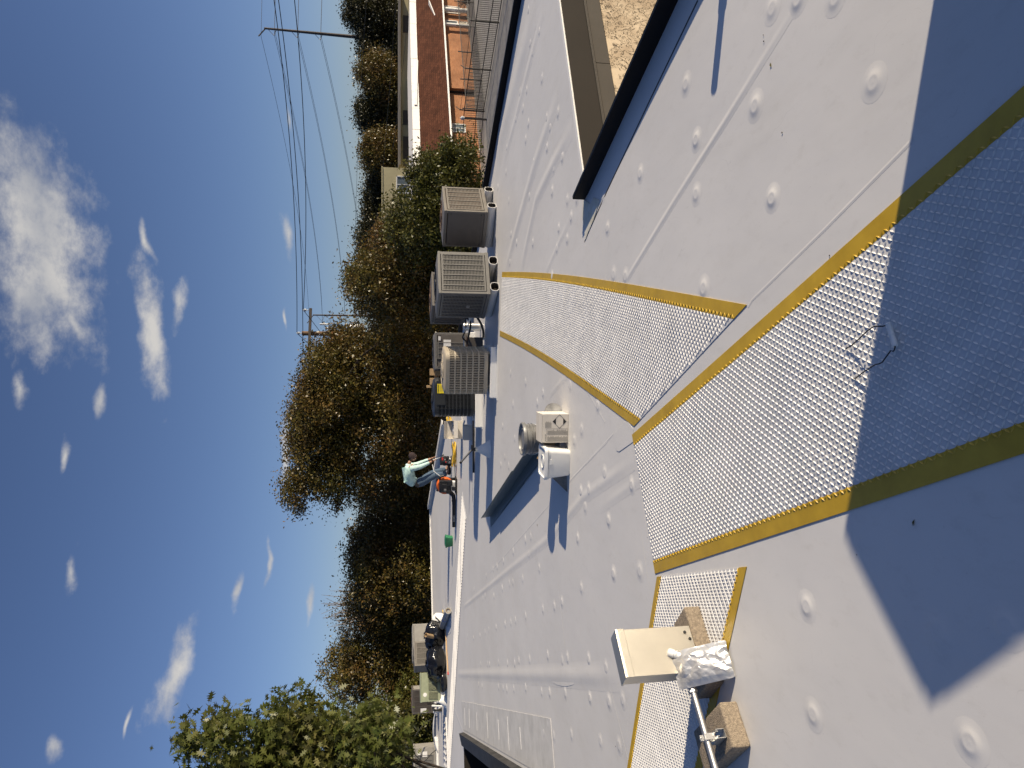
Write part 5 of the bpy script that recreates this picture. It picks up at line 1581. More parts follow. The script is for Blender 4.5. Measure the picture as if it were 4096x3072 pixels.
# ------------------------------------------------------------------ left group
def plain_unit(label, loc, rz, w, d, h, m, faces, plain=(), **k):
    return ac_square(label, loc, rz, w, d, h, m, faces, plain, **k)


big = plain_unit('large pale package air conditioner at the back of the left group', (-9.45, 26.05, 0.10), rad(26), 1.25, 0.95, 0.70, M['ac_pale'], {}, ('front', 'left', 'right', 'back'), pm='ac_pale')
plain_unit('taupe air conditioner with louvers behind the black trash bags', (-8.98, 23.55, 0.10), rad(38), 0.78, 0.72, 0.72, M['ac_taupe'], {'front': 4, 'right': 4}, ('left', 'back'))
gu = thing('air_conditioner', 'pale green air conditioner with a round white sticker', 'air conditioner', (-8.86, 20.86, 0.17), rad(24), AC_GROUP)
mb = MB(); mb.box((0, 0, 0.27), (0.78, 0.62, 0.54)); mb.build('cabinet', M['ac_green'], gu, bev=0.008)
mb = MB(); mb.box((0, 0, 0.55), (0.80, 0.64, 0.03)); mb.build('top_panel', M['ac_green'], gu, bev=0.006)
for i in range(3):
    x = -0.235 + i * 0.235
    mb = MB(); mb.box((x, -0.312, 0.21), (0.20, 0.012, 0.25)); pn_ = mb.build('coil_panel', M['coil_rust'], gu)
    mb = MB()
    for k in range(14): mb.box((x - 0.095 + k * 0.0146, -0.322, 0.21), (0.006, 0.010, 0.26))
    mb.build('louver_grille', M['ac_green'], gu, kind='stuff')
    mb = MB(); mb.box((-0.392, -0.19 + i * 0.16, 0.23), (0.012, 0.135, 0.22)); mb.build('coil_panel', M['coil'], gu)
mb = MB(); mb.lathe([(0.055, 0), (0.055, 0.004)], 20, (-0.20, -0.312, 0.44), R=Matrix.Rotation(rad(90), 3, 'X')); mb.build('round_sticker', M['paper'], gu)
mb = MB(); mb.tube([(-0.40, 0.08, 0.36), (-0.45, 0.08, 0.36), (-0.46, 0.10, 0.02), (-0.46, 0.15, -0.10)], 0.012, 6); mb.build('copper_line', M['rubber'], gu, smooth=True)
plank_sleeper((-8.86, 20.86), rad(24), 0.82, 0.56, 0.17, 'thick white curb under the pale green air conditioner')
plank_sleeper((-9.45, 26.05), rad(26), 1.3, 0.9, 0.10, 'white curb under the large package air conditioner')
plank_sleeper((-8.98, 23.55), rad(38), 0.8, 0.6, 0.10, 'white sleeper under the louvered unit behind the trash bags')
sm_ = plain_unit('small grey air conditioner partly hidden behind the pale green one', (-11.15, 25.3, 0.10), rad(12), 0.80, 0.70, 0.74, M['ac_plain'], {'front': 4, 'left': 4}, ('right', 'back'), rust=True, pm='ac_pale')
mb = MB(); mb.box((-0.30, -0.362, 0.35), (0.14, 0.004, 0.20)); mb.build('paper_label', M['paper'], sm_)
plank_sleeper((-11.15, 25.3), rad(12), 0.8, 0.6, 0.10, 'white sleeper under the small grey air conditioner')
lu = plain_unit('grey air conditioner at the left edge partly behind oak leaves', (-12.75, 24.2, 0.10), rad(18), 0.95, 0.80, 0.72, M['ac_pale'], {'left': 4}, ('right', 'back', 'front'), pm='ac_pale')
louver(lu, 'front', 0.55, 0.83, 0.10, 0.64, M['ac_grey'], 3)
for (x, z, w, h) in ((0.30, 0.55, 0.10, 0.10), (0.26, 0.35, 0.16, 0.16)):
    mb = MB(); mb.box((x, -0.418, z), (w, 0.004, h)); mb.build('paper_label', M['paper'], lu)
plank_sleeper((-12.75, 24.2), rad(18), 1.3, 0.7, 0.10, 'white sleeper under the air conditioner at the left edge')
cable([(-11.2, 24.0, 0.03), (-11.4, 23.9, 0.5), (-11.9, 23.6, 0.9), (-12.4, 23.5, 0.55), (-12.2, 23.55, 0.25), (-12.1, 23.6, 0.08)], 0.014, 'cable', 'dark cable looping in the air near the left edge unit', group='loose cables at the left')
cable([(-10.55, 23.2, 0.02), (-10.9, 23.4, 0.16), (-11.4, 23.4, 0.20), (-11.9, 23.5, 0.14), (-12.2, 23.55, 0.03)], 0.02, 'cable', 'pale line running from the white wrapped fittings to the left unit', 'plastic_white', group='loose cables at the left')
t = thing('wrapped_fittings', 'cluster of white wrapped pipe fittings beside the pale green unit', 'pipe fittings', (-10.15, 22.3, 0))
for k in range(6):
    a = k * 1.1
    mb = MB(); mb.tube([(0.12 * math.cos(a), 0.1 * math.sin(a), 0.0), (0.13 * math.cos(a + .4), 0.12 * math.sin(a), 0.16 + 0.03 * k), (0.02 * k, 0.05, 0.26)], 0.03, 8)
    mb.build('wrapped_pipe', M['plastic_white' if k % 2 else 'rubber'], t, smooth=True)

# trash bags
def trash_bag(label, loc, sx, sy, sz, seed, knot=True, lean=0.0):
    t = thing('trash_bag', label, 'trash bag', loc, 0, 'black trash bags')
    nu, nv = 48, 34
    vs = []
    for j in range(nv + 1):
        v = j / nv
        for i in range(nu):
            a = 2 * math.pi * i / nu
            th = math.pi * v
            rr = math.sin(th) ** 0.62
            z = 0.5 - 0.5 * math.cos(th)
            dirv = Vector((math.cos(a) * rr, math.sin(a) * rr, z))
            q = dirv * 2.4 + Vector((seed * 3.1, seed, 0))
            gather = (abs(math.sin(a * 5 + 2.0 * math.sin(seed + a * 2))) * 0.16) * (v ** 2)
            nz = mnoise.noise(q) * 0.22 + abs(mnoise.noise(q * 2.6)) * 0.13 - gather
            k = 1 + nz * min(1, 3 * v)
            vs.append((dirv.x * sx * k + lean * z * z, dirv.y * sy * k, max(0.004, z * sz * (1 + 0.4 * nz))))
    fs = [(j * nu + i, j * nu + (i + 1) % nu, (j + 1) * nu + (i + 1) % nu, (j + 1) * nu + i) for j in range(nv) for i in range(nu)]
    mb = MB(); mb.add(vs, fs)
    mb.build('bag', M['trash'], t, smooth=True, angle=90)
    if knot:
        mb = MB()
        for k in range(7):
            a = k * 0.9 + seed
            mb.add([(lean, 0, sz * 0.96), (lean + 0.10 * math.cos(a), 0.10 * math.sin(a), sz * 1.08), (lean + 0.10 * math.cos(a + .6), 0.10 * math.sin(a + .6), sz * 1.02)], [(0, 1, 2)])
        mb.build('knot', M['trash'], t)
    return t


trash_bag('upper black trash bag with a cardboard tube sticking out', (-7.45, 21.15, 0), 0.42, 0.36, 0.58, 1.3)
trash_bag('rounded shiny black trash bag nearer the pale green unit', (-8.12, 20.75, 0), 0.50, 0.40, 0.56, 4.1)
trash_bag('low slumped end of black trash bag beside the pale green unit curb', (-8.50, 20.25, 0), 0.26, 0.20, 0.20, 6.6, False)
t = thing('cardboard_tube', 'brown cardboard tube sticking out of the trash bags', 'tube', (-7.42, 20.88, 0.30))
mb = MB(); R = Matrix.Rotation(rad(28), 3, 'Y') @ Matrix.Rotation(rad(30), 3, 'X')
mb.lathe([(0.060, 0), (0.060, 0.36), (0.050, 0.36), (0.050, 0.05)], 20, (0, 0, 0), R=R); mb.build('tube_wall', M['kraft'], t, smooth=True, angle=40)
t = thing('white_sack', 'bulging white sack behind the upper trash bag', 'sack', (-7.05, 21.3, 0))
mb = MB(); mb.lathe([(0.16, 0.0), (0.20, 0.10), (0.19, 0.24), (0.12, 0.34), (0.03, 0.37)], 18)
mb.v = [(v[0] * (1 + .1 * math.sin(7 * v[2] * 5)), v[1], v[2]) for v in mb.v]; mb.build('sack_body', M['plastic_white'], t, smooth=True, angle=80)
mb = MB(); mb.tube([(-0.1, -0.19, 0.03), (0.02, -0.21, 0.15), (0.15, -0.15, 0.28)], 0.016, 7); mb.build('strap', M['rubber'], t, smooth=True)
ra, rb_ = Vector((-5.98, 18.75, 0.088)), Vector((-7.25, 21.15, 0.088))
t = thing('membrane_roll', 'grey roll of roofing membrane tied with blue tape', 'membrane roll', ra)
d_ = rb_ - ra; dn = d_.normalized()
zq = dn.to_track_quat('Z', 'Y').to_matrix()
M['grey_roll'] = mat('grey_membrane', (0.30, 0.30, 0.285), 0.5, var=0.1)
mb = MB(); mb.lathe([(0.062, 0.03), (0.062, 0.0), (0.085, 0.0), (0.085, d_.length), (0.05, d_.length)], 26, (0, 0, 0), R=zq); mb.build('roll', M['grey_roll'], t, smooth=True, angle=40)
mb = MB(); mb.lathe([(0.001, 0.12), (0.060, 0.12), (0.060, 0.004), (0.050, 0.004), (0.050, 0.10)], 22, (0, 0, 0), R=zq); mb.build('core', M['kraft'], t, smooth=True, angle=40)
M['blue_tape'] = mat('blue_tape', (0.01, 0.09, 0.45), 0.4)
mb = MB(); mb.lathe([(0.0865, 1.15), (0.0870, 1.22)], 26, (0, 0, 0), R=zq); mb.build('blue_tape', M['blue_tape'], t, smooth=True)
t = thing('broom_stick', 'long wooden stick with a red end lying along the walkway strip', 'stick', (-7.10, 20.55, 0.02))
se = Vector((-0.92, -0.95, 0.0))
mb = MB(); mb.tube([(0, 0, 0), se * 0.94], 0.016, 10); mb.build('shaft', M['wood'], t, smooth=True)
mb = MB(); mb.tube([se * 0.94, se], 0.020, 10); mb.build('red_tip', M['red'], t, smooth=True)
mb = MB()
g0 = [G(1775, 2500), G(1806, 2510), G(1803, 2530), G(1792, 2540), G(1786, 2560), G(1775, 2555)]
mb.prism(g0, 0.001, 0.006)
o = mb.build('membrane_offcut', M['membrane_new']); tag(o, 'flat white membrane offcut beside the grey roll', 'membrane offcut')
cable([G(1770, 2440, .015), G(1772, 2450, .015), G(1768, 2462, .015)], 0.012, 'tape_scrap', 'small yellow strap scrap near the far roof edge', 'cord', 'strap', None)

# ------------------------------------------------------------------ brick building and its neighbours
def planar_uv(o, e, up=Vector((0, 0, 1))):
    me = o.data
    uv = me.uv_layers.new(name='UVMap')
    for p in me.polygons:
        for li in p.loop_indices:
            c = me.vertices[me.loops[li].vertex_index].co
            uv.data[li].uv = (c.dot(e), c.dot(up))


BB = thing('brick_building', 'low orange brick building with brown shingle mansard roof and white flat top', 'building', (OB.x, OB.y, GROUND), math.atan2(eB.y, eB.x))
EZ = 2.25                                            # eave height above ground
XL, XR = -14.0, 40.0


def y_to_s(y, depth=0.0):
    """distance along the facade where the photo shows column y"""
    u = (1536 - y) / FPX
    o_ = OB + nB * depth
    # (o + e s).x = u' * Y  (level ray; pitch changes u only slightly)
    k = u / (cP + sP * 0.10)
    return (k * o_.y - o_.x) / (eB.x - k * eB.y)


xa = Vector((1, 0, 0))
mb = MB(); mb.box(((XL + XR) / 2, 1.0 + 9, EZ / 2 + 0.1), (XR - XL, 18, EZ + 0.2))
wall = mb.build('wall', M['brick'], BB); planar_uv(wall, xa)
b0, b1 = y_to_s(322), y_to_s(106)
mb = MB(); mb.box(((b0 + b1) / 2, 0.82, EZ / 2), (b1 - b0, 0.40, EZ)); o = mb.build('brick_bay', M['brick'], BB); planar_uv(o, xa)
mb = MB(); mb.add([(XL, 0.02, EZ + 0.02), (XR, 0.02, EZ + 0.02), (XR, 1.7, 4.56), (XL, 1.7, 4.56), (XL, 1.7, EZ + 0.02), (XR, 1.7, EZ + 0.02)], [(0, 1, 2, 3), (0, 3, 4), (1, 5, 2), (0, 4, 5, 1)])
mans = mb.build('mansard_roof', M['shingle'], BB); planar_uv(mans, xa, Vector((0, 0.55, 0.83)))
mb = MB(); mb.box(((XL + XR) / 2, 0.02, EZ + 0.0), (XR - XL, 0.10, 0.13)); mb.build('gutter', M['white_trim'], BB)
mb = MB(); mb.box(((XL + XR) / 2, 0.55, EZ - 0.02), (XR - XL, 0.95, 0.03)); mb.build('soffit', M['grey_shade'], BB)
mb = MB(); mb.box(((XL + XR) / 2, 12.5, 4.60), (XR - XL, 21.6, 0.10)); mb.build('flat_roof', M['white_roof2'], BB)
rw = random.Random(5)
x = XL
while x < XR:
    l = rw.uniform(1.2, 3.4)
    mb = MB(); mb.box((x + l / 2, 1.80 + rw.uniform(-0.01, 0.01), 4.83 + rw.uniform(-0.01, 0.02)), (l - 0.03, 0.24, 0.58)); mb.build('parapet_panel', M['white_trim'], BB)
    x += l
mb = MB(); mb.box((y_to_s(268), 1.62, 4.72), (5.8, 0.10, 0.22), rot=Matrix.Rotation(rad(2), 3, 'Y')); mb.build('roof_curb', M['white_trim'], BB)
mb = MB(); mb.box((y_to_s(12), 0.75, 3.2), (2.2, 0.5, 0.08), rot=Matrix.Rotation(rad(-12), 3, 'Y')); mb.build('roof_flashing', M['white_trim'], BB)


def bwin(y0, y1, z0, z1, split=1, m='glass', yy=0.98, door=False):
    s0, s1 = sorted((y_to_s(y0, 1.0), y_to_s(y1, 1.0)))
    w = MB(); t_ = 0.07
    for (a, b, c, d) in ((s0, s0 + t_, z0, z1), (s1 - t_, s1, z0, z1), (s0, s1, z1 - t_, z1), (s0, s1, z0, z0 + t_)):
        w.box(((a + b) / 2, yy - 0.01, (c + d) / 2), (b - a, 0.10, d - c))
    fr_ = w.build('door' if door else 'window', M['white_trim'], BB)
    g_ = MB(); g_.box(((s0 + s1) / 2, yy + 0.012, (z0 + z1) / 2), (s1 - s0 - 0.02, 0.03, z1 - z0 - 0.02)); g_.build('pane', M[m], fr_)
    if split > 1:
        for k in range(1, split):
            b = MB(); b.box((s0 + (s1 - s0) * k / split, yy - 0.005, (z0 + z1) / 2), (0.05, 0.07, z1 - z0 - 0.1)); b.build('mullion', M['white_trim'], fr_)


bwin(24, 51, 0.6, 2.0, 1, 'curtain')
bwin(81, 104, 0.9, 2.0, 2)
bwin(81, 104, 0.05, 0.8, 2, 'curtain')
bwin(331, 362, 0.10, 2.05, 2, 'curtain', door=True)
bwin(494, 527, 0.95, 2.05, 2)
mb = MB(); mb.box((y_to_s(325), 0.93, 1.1), (0.12, 0.12, 2.2)); mb.build('drain_pipe', M['iron'], BB)
mb = MB(); mb.box((y_to_s(58), 0.93, 1.1), (0.10, 0.10, 2.2)); mb.build('drain_pipe', M['iron'], BB)
for k, (y, w_) in enumerate(((70, 0.6), (10, 0.8))):
    mb = MB(); mb.lathe([(w_ * 0.25, 0), (w_ * 0.25, 2.1)], 12, (y_to_s(y), 0.6, 0)); mb.build('entry_column', M['white_trim'], BB, smooth=True)
# bare shrub against the wall
t = thing('bare_shrub', 'leafless dark shrub in front of the brick building entrance', 'shrub', (*(OB + eB * y_to_s(45) - nB * 1.2).xy, GROUND))
rs = random.Random(8); mb = MB()
for k in range(46):
    a = rs.uniform(0, 6.28); r1 = rs.uniform(0.2, 0.9); h = rs.uniform(0.5, 1.35)
    p0 = Vector((rs.uniform(-.3, .3), rs.uniform(-.2, .2), 0)); p2 = Vector((r1 * math.cos(a) * 1.4, r1 * math.sin(a), h))
    mb.tube([p0, p0.lerp(p2, 0.5) + Vector((0, 0, 0.15)), p2], [0.03, 0.02, 0.01], 4)
mb.build('branches', M['bark'], t)

# building further back
t = thing('beige_block', 'tall beige rendered block with a white framed window behind the brick building', 'building', (0, 0, 0))
pL, pR = at(1530, 1010, 92), at(1530, 668, 92)
zt = pR.z
mb = MB(); mb.box(((pL.x + pR.x) / 2, 96, (zt + GROUND) / 2), (pR.x - pL.x, 8, zt - GROUND)); mb.build('wall', M['beige_wall'], t)
mb = MB(); mb.box(((pL.x + pR.x) / 2, 96, zt + 0.06), (pR.x - pL.x + 0.2, 8.2, 0.14)); mb.build('roof_cap', M['beige_wall'], t)
w0, w1 = at(1585, 772, 91.9), at(1652, 706, 91.9)
mb = MB()
for (a, b, c, d) in ((w0.x, w0.x + .12, w1.z, w0.z), (w1.x - .12, w1.x, w1.z, w0.z), (w0.x, w1.x, w0.z - .12, w0.z), (w0.x, w1.x, w1.z, w1.z + .12)):
    mb.box(((a + b) / 2, 91.93, (c + d) / 2), (b - a, 0.14, d - c))
wf = mb.build('window', M['white_trim'], t)
mb = MB(); mb.box(((w0.x + w1.x) / 2, 91.96, (w0.z + w1.z) / 2), (w1.x - w0.x - .02, 0.05, w0.z - w1.z - .02)); mb.build('pane', M['glass'], wf)
mb = MB(); mb.box(((w0.x + w1.x) / 2, 91.93, (w0.z + w1.z) / 2), (0.08, 0.10, w0.z - w1.z - .1)); mb.build('mullion', M['white_trim'], wf)
t = thing('low_beige_building', 'long low beige building with dark openings beyond the white flat roof', 'building')
pL, pR = at(1602, 668, 95), at(1602, -40, 95)
zt = pR.z
mb = MB(); mb.box(((pL.x + pR.x) / 2, 99, (zt + GROUND) / 2), (pR.x - pL.x, 8, zt - GROUND)); mb.build('wall', M['beige_wall'], t)
mb = MB(); mb.box(((pL.x + pR.x) / 2, 98.6, zt + 0.12), (pR.x - pL.x, 9.4, 0.26)); mb.build('roof_slab', M['grey_shade'], t)
for (ya, yb) in ((440, 497), (545, 664), (60, 128)):
    a, b = at(1612, yb, 94.9), at(1612, ya, 94.9)
    mb = MB(); mb.box(((a.x + b.x) / 2, 94.97, (a.z - 3.2) / 2 + 0.0), (b.x - a.x, 0.10, abs(a.z + 3.2))); mb.v = [(v[0], v[1], min(v[2], a.z)) for v in mb.v]
    mb.build('garage_opening', M['recess_shade'], t)  # flat panel, its dark colour stands for the shaded recess

# ------------------------------------------------------------------ iron fence
fz = -4.62
FP = [Vector((23.5, 34.0, 0)), Vector((21.3, 39.4, 0)), Vector((18.2, 47.0, 0))]
kb = MB()
fdr = (FP[2] - FP[0]).normalized(); fnn = Vector((-fdr.y, fdr.x, 0))
kb.prism([FP[0] - fnn * 0.2, FP[2] - fnn * 0.2, FP[2] + fnn * 6.5, FP[0] + fnn * 6.5], GROUND, fz)
tag(kb.build('concrete_terrace', M['concrete']), 'pale raised concrete walk carrying the iron fence', 'walkway')
pm = MB(); pm.box((0, 0, 0.70), (0.022, 0.022, 1.30)); picket_me = pm.mesh('picket', M['iron'])
pom = MB(); pom.box((0, 0, 0.83), (0.06, 0.06, 1.66)); post_me = pom.mesh('post', M['iron'])
oum = MB(); oum.tube([(0, 0, 1.64), (0.05, -0.28, 1.90)], 0.025, 6); out_me = oum.mesh('outrigger', M['iron'])


def fence(a, b, label, out=True, posts=2.9, z=fz):
    d = b - a; L = d.length; ang = math.atan2(d.y, d.x)
    t = thing('iron_fence', label, 'fence', (a.x, a.y, z), ang, 'black iron fence runs')
    for zz in (0.08, 0.55, 1.36):
        mb = MB(); mb.box((L / 2, 0, zz), (L, 0.035, 0.045)); mb.build('rail', M['iron'], t)
    n = int(L / 0.13)
    for k in range(n): share('picket', picket_me, t, (0.06 + k * 0.13, 0, 0))
    np_ = int(L / posts) + 1
    for k in range(np_):
        share('post', post_me, t, (k * L / max(1, np_ - 1), 0, 0))
        if out: share('outrigger', out_me, t, (k * L / max(1, np_ - 1), 0, 0))
    if out:
        mb = MB(); mb.tube([(0, 0, 1.62), (L, 0, 1.62)], 0.012, 5); mb.build('top_cable', M['iron'], t)
    return t


fence(FP[0], FP[2], 'tall black iron picket fence with angled outriggers along the driveway')
fence(FP[2], FP[2] + Vector((-5.5, 4.0, 0)), 'black iron picket fence turning away behind the hedge', False)
f3a = OB + eB * y_to_s(560) - nB * 3.0
fence(f3a, f3a + eB * 20, 'rear black iron railing in front of the brick wall', False, 3.2, GROUND + 0.02)
t = thing('gate_lamp', 'dark post with a glass lantern beside the driveway gate', 'lamp post', (*at(1935, 478, 46).xy, fz - 0.1))
mb = MB(); mb.box((0, 0, 0.9), (0.10, 0.10, 1.8)); mb.build('post', M['iron'], t)
mb = MB(); mb.lathe([(0.10, 0), (0.14, 0.18), (0.05, 0.26), (0.01, 0.3)], 10, (0, 0, 1.55)); mb.build('lantern', M['porcelain'], t, smooth=True)

# ------------------------------------------------------------------ poles and wires
WP = at(1208, 1338, 36)
t = thing('utility_pole', 'wooden utility pole with crossarm and insulators behind the trees', 'utility pole', (WP.x, WP.y, GROUND))
H = WP.z - GROUND
mb = MB(); mb.tube([(0, 0, 0), (0.02, 0, H * 0.5), (0.06, 0, H)], [0.17, 0.14, 0.108], 14); mb.build('pole', M['pole_wood'], t, smooth=True)
za = at(1240, 1338, 36).z - GROUND
xl, xr = at(1240, 1445, 36).x - WP.x, at(1240, 1234, 36).x - WP.x
mb = MB(); mb.box(((xl + xr) / 2 + 0.0, -0.16, za), (xr - xl, 0.12, 0.125), rot=Matrix.Rotation(rad(2.2), 3, 'Y')); mb.build('crossarm', M['arm_wood'], t)
for s in (-0.62,):
    mb = MB(); mb.tube([(s, -0.16, za - 0.05), (0.03, -0.14, za - 0.50)], 0.02, 6); mb.build('brace', M['galv'], t)
ins = [(0.06, 0, H), (xl + 0.12, -0.16, za + 0.08), (xr - 0.10, -0.16, za + 0.06)]
for p in ins:
    mb = MB(); mb.lathe([(0.02, 0), (0.02, 0.10), (0.06, 0.11), (0.075, 0.16), (0.05, 0.19), (0.06, 0.21), (0.035, 0.25)], 12, p); mb.build('insulator', M['porcelain'], t, smooth=True)
for k, (x, z) in enumerate(((0.50, H - 1.15), (0.32, H - 1.40))):
    mb = MB(); mb.tube([(x, -0.2, z - 0.16), (x, -0.2, z + 0.28)], 0.045, 8); mb.tube([(x, -0.2, z + 0.06), (0.08, 0, z - 0.02)], 0.02, 6); mb.build('fuse_cutout', M['porcelain'], t, smooth=True)
mb = MB(); mb.lathe([(0.20, 0), (0.22, 0.05), (0.22, 0.7), (0.19, 0.78), (0.04, 0.8)], 16, (0.34, -0.05, H - 3.0)); mb.build('transformer', M['galv'], t, smooth=True)
wpos = Vector((WP.x, WP.y, GROUND))


def wire(p3, r, label, m='wire', group='power lines', far=None, n=30):
    """curve through three points, carried on past the first one"""
    a, b, c = [Vector(q) for q in p3]
    tb = (b - a).length / ((b - a).length + (c - b).length)
    pts = []
    for i in range(-8, n + 1):
        u = i / n
        l0 = (u - tb) * (u - 1) / ((0 - tb) * (0 - 1)); l1 = u * (u - 1) / (tb * (tb - 1)); l2 = u * (u - tb) / (1 - tb)
        pts.append(a * l0 + b * l1 + c * l2)
    mb = MB(); mb.tube(pts, r, 5)
    o = mb.build('power_line', M[m], None, smooth=True)
    return tag(o, label, 'power line', group)


i0, i1, i2 = [wpos + Vector(p) + Vector((0, 0, 0.24)) for p in ins]
wire([at(1096, 0, 26.5), at(1153, 500, 30), i0], 0.016, 'upper thick power line running to the top of the wooden pole')
wire([at(1114, 0, 26.3), at(1171, 500, 29.8), i1], 0.016, 'middle thick power line running to the left end of the crossarm')
wire([at(1178, 0, 26.7), at(1215, 500, 30.2), i2], 0.016, 'lower thick power line running to the right end of the crossarm')
for (p, q, Y, lb) in ((i0, (1290, 1480), 62, 'left going power line from the pole top'), (i1, (1290, 1580), 62, 'left going power line from the left end of the crossarm'), (i2, (1330, 1460), 62, 'left going power line from the right end of the crossarm')):
    e = at(*q, Y)
    mb = MB(); mb.tube([p.lerp(e, k / 10) - Vector((0, 0, 0.8 * math.sin(math.pi * k / 10) * 0.5)) for k in range(11)], 0.016, 5)
    tag(mb.build('power_line', M['wire'], None, smooth=True), lb + ' going down behind the trees', 'power line', 'power lines')


def steel_pole(px_top, px_base, Y, label, dia, arm=True):
    a = at(*px_top, Y); b = at(*px_base, Y)
    d = (a - b) / (a.z - b.z)
    base = b + d * (GROUND - b.z)
    t = thing('transmission_pole', label, 'transmission pole', base, 0, 'steel transmission poles')
    Hh = a.z - GROUND
    top = a - base
    mb = MB(); mb.tube([(0, 0, 0), top * 0.5, top], [dia * 0.75, dia * 0.55, dia * 0.32], 12); mb.build('pole', M['steel_dark'], t, smooth=True)
    res = []
    s = Y / FPX
    mb = MB(); mb.tube([top + Vector((0, 0, -0.2)), top + Vector((-32 * s, 0, 21 * s))], dia * 0.2, 6); mb.build('top_arm', M['steel_dark'], t)
    res.append(base + top + Vector((-32 * s, 0, 14 * s)))
    for k in range(3):
        q = top - d * (45 + 86 * k) * s
        tip = q + Vector((-24 * s, 0, 10 * s))
        mb = MB(); mb.tube([q + Vector((0, 0, 0)), tip], dia * 0.12, 6); mb.tube([q + Vector((0, 0, 33 * s)), tip], dia * 0.09, 6); mb.build('v_insulator', M['galv'], t)
        res.append(base + tip)
    return res


r1 = steel_pole((1057, 113), (1425, 148), 121, 'dark steel transmission pole at the right rising behind the evergreen', 0.50)
r2 = steel_pole((1251, 1260), (1390, 1262), 205, 'distant steel transmission pole right of the wooden pole', 0.55)
nm = ['shield wire', 'upper phase', 'middle phase', 'lower phase']
for k in range(4):
    for dx in ((0,) if k == 0 else (0, 0.9)):
        a = r1[k] + Vector((dx, 0, -0.1)); c = r2[k] + Vector((dx, 0, -0.1))
        m_ = a.lerp(c, 0.5) - Vector((0, 0, 1.5))
        mb = MB(); mb.tube([a * ((u - .5) * (u - 1) * 2) + m_ * (4 * u * (1 - u)) + c * (u * (u - .5) * 2) for u in [i / 24 for i in range(25)]], 0.03, 4)
        tag(mb.build('transmission_line', M['wire_far'], None), 'thin %s%s transmission line between the two steel poles' % (nm[k], ' twin' if dx else ''), 'power line', 'transmission lines')
        e = a + Vector((70, -9, 0.5))
        m_ = a.lerp(e, 0.5) - Vector((0, 0, 1.0))
        mb = MB(); mb.tube([a * ((u - .5) * (u - 1) * 2) + m_ * (4 * u * (1 - u)) + e * (u * (u - .5) * 2) for u in [i / 12 for i in range(13)]], 0.03, 4)
        tag(mb.build('transmission_line', M['wire_far'], None), 'thin %s%s transmission line leaving the right steel pole out of the picture' % (nm[k], ' twin' if dx else ''), 'power line', 'transmission lines')
for (pts, lb) in (([at(1466, 0, 60), at(1440, 420, 62), at(1420, 1000, 66)], 'thin low service line in front of the distant trees'),
                  ([at(1584, 0, 58), at(1560, 330, 60), at(1530, 690, 63)], 'thin low cable above the beige block'),
                  ([at(1635, 0, 57), at(1605, 330, 59), at(1570, 600, 61)], 'thin lowest cable crossing the dark evergreens')):
    wire(pts, 0.012, lb, 'wire', 'low service lines')

# ------------------------------------------------------------------ trees
def leaf_cloud(rng, blobs, n_clump, per, size, spread, flat=0.75, shape='kite', shell=0.55):
    """leaf faces gathered in clumps through a set of ellipsoids; returns verts, faces and clump centres"""
    vol = np.array([b[3] * b[4] * b[5] for b in blobs]) ** 0.67
    vol = vol / vol.sum()
    ci = rng.choice(len(blobs), n_clump, p=vol)
    B = np.array(blobs)[ci]
    dv = rng.normal(size=(n_clump, 3)); dv /= np.linalg.norm(dv, axis=1)[:, None]
    rr = rng.uniform(shell, 1.0, n_clump) ** 0.6
    C = B[:, :3] + dv * rr[:, None] * B[:, 3:6]
    cnt = rng.integers(int(per * 0.5), int(per * 1.5), n_clump)
    idx = np.repeat(np.arange(n_clump), cnt)
    N = len(idx)
    s = spread * rng.uniform(0.6, 1.5, n_clump)[idx]
    P = C[idx] + rng.normal(size=(N, 3)) * s[:, None] * np.array([1, 1, flat])
    nv = rng.normal(size=(N, 3)) + np.array([0, 0, 0.6]) + dv[idx] * 0.5
    nv /= np.linalg.norm(nv, axis=1)[:, None]
    t = np.cross(nv, rng.normal(size=(N, 3))); t /= np.linalg.norm(t, axis=1)[:, None]
    b = np.cross(nv, t)
    L = size * rng.uniform(0.6, 1.4, N)
    if shape == 'kite':
        uv = np.array([(-0.5, 0.0, 0.0), (0.05, 0.30, 0.04), (0.55, 0.0, -0.05), (0.05, -0.30, 0.04)])
    else:                                             # deeply lobed oak leaf
        uv = np.array([(-0.62, 0.015, 0), (-0.30, 0.05, 0.0), (-0.20, 0.30, .03), (-0.08, 0.07, 0), (0.10, 0.42, .05), (0.16, 0.09, 0), (0.38, 0.30, .02), (0.34, 0.07, 0), (0.62, 0.0, -0.06),
                       (0.34, -0.07, 0), (0.38, -0.30, .02), (0.16, -0.09, 0), (0.10, -0.42, .05), (-0.08, -0.07, 0), (-0.20, -0.30, .03), (-0.30, -0.05, 0), (-0.62, -0.015, 0)])
    K = len(uv)
    V = P[:, None, :] + L[:, None, None] * (uv[None, :, 0:1] * t[:, None, :] + uv[None, :, 1:2] * b[:, None, :] + uv[None, :, 2:3] * nv[:, None, :])
    return V.reshape(-1, 3), N, K, C


def leaf_mesh(name, V, N, K, m):
    me = bpy.data.meshes.new(name)
    me.vertices.add(N * K); me.vertices.foreach_set('co', V.astype(np.float32).ravel())
    me.loops.add(N * K); me.loops.foreach_set('vertex_index', np.arange(N * K, dtype=np.int32))
    me.polygons.add(N); me.polygons.foreach_set('loop_start', np.arange(0, N * K, K, dtype=np.int32)); me.polygons.foreach_set('loop_total', np.full(N, K, dtype=np.int32))
    me.materials.append(m)
    me.update(calc_edges=True)
    return me


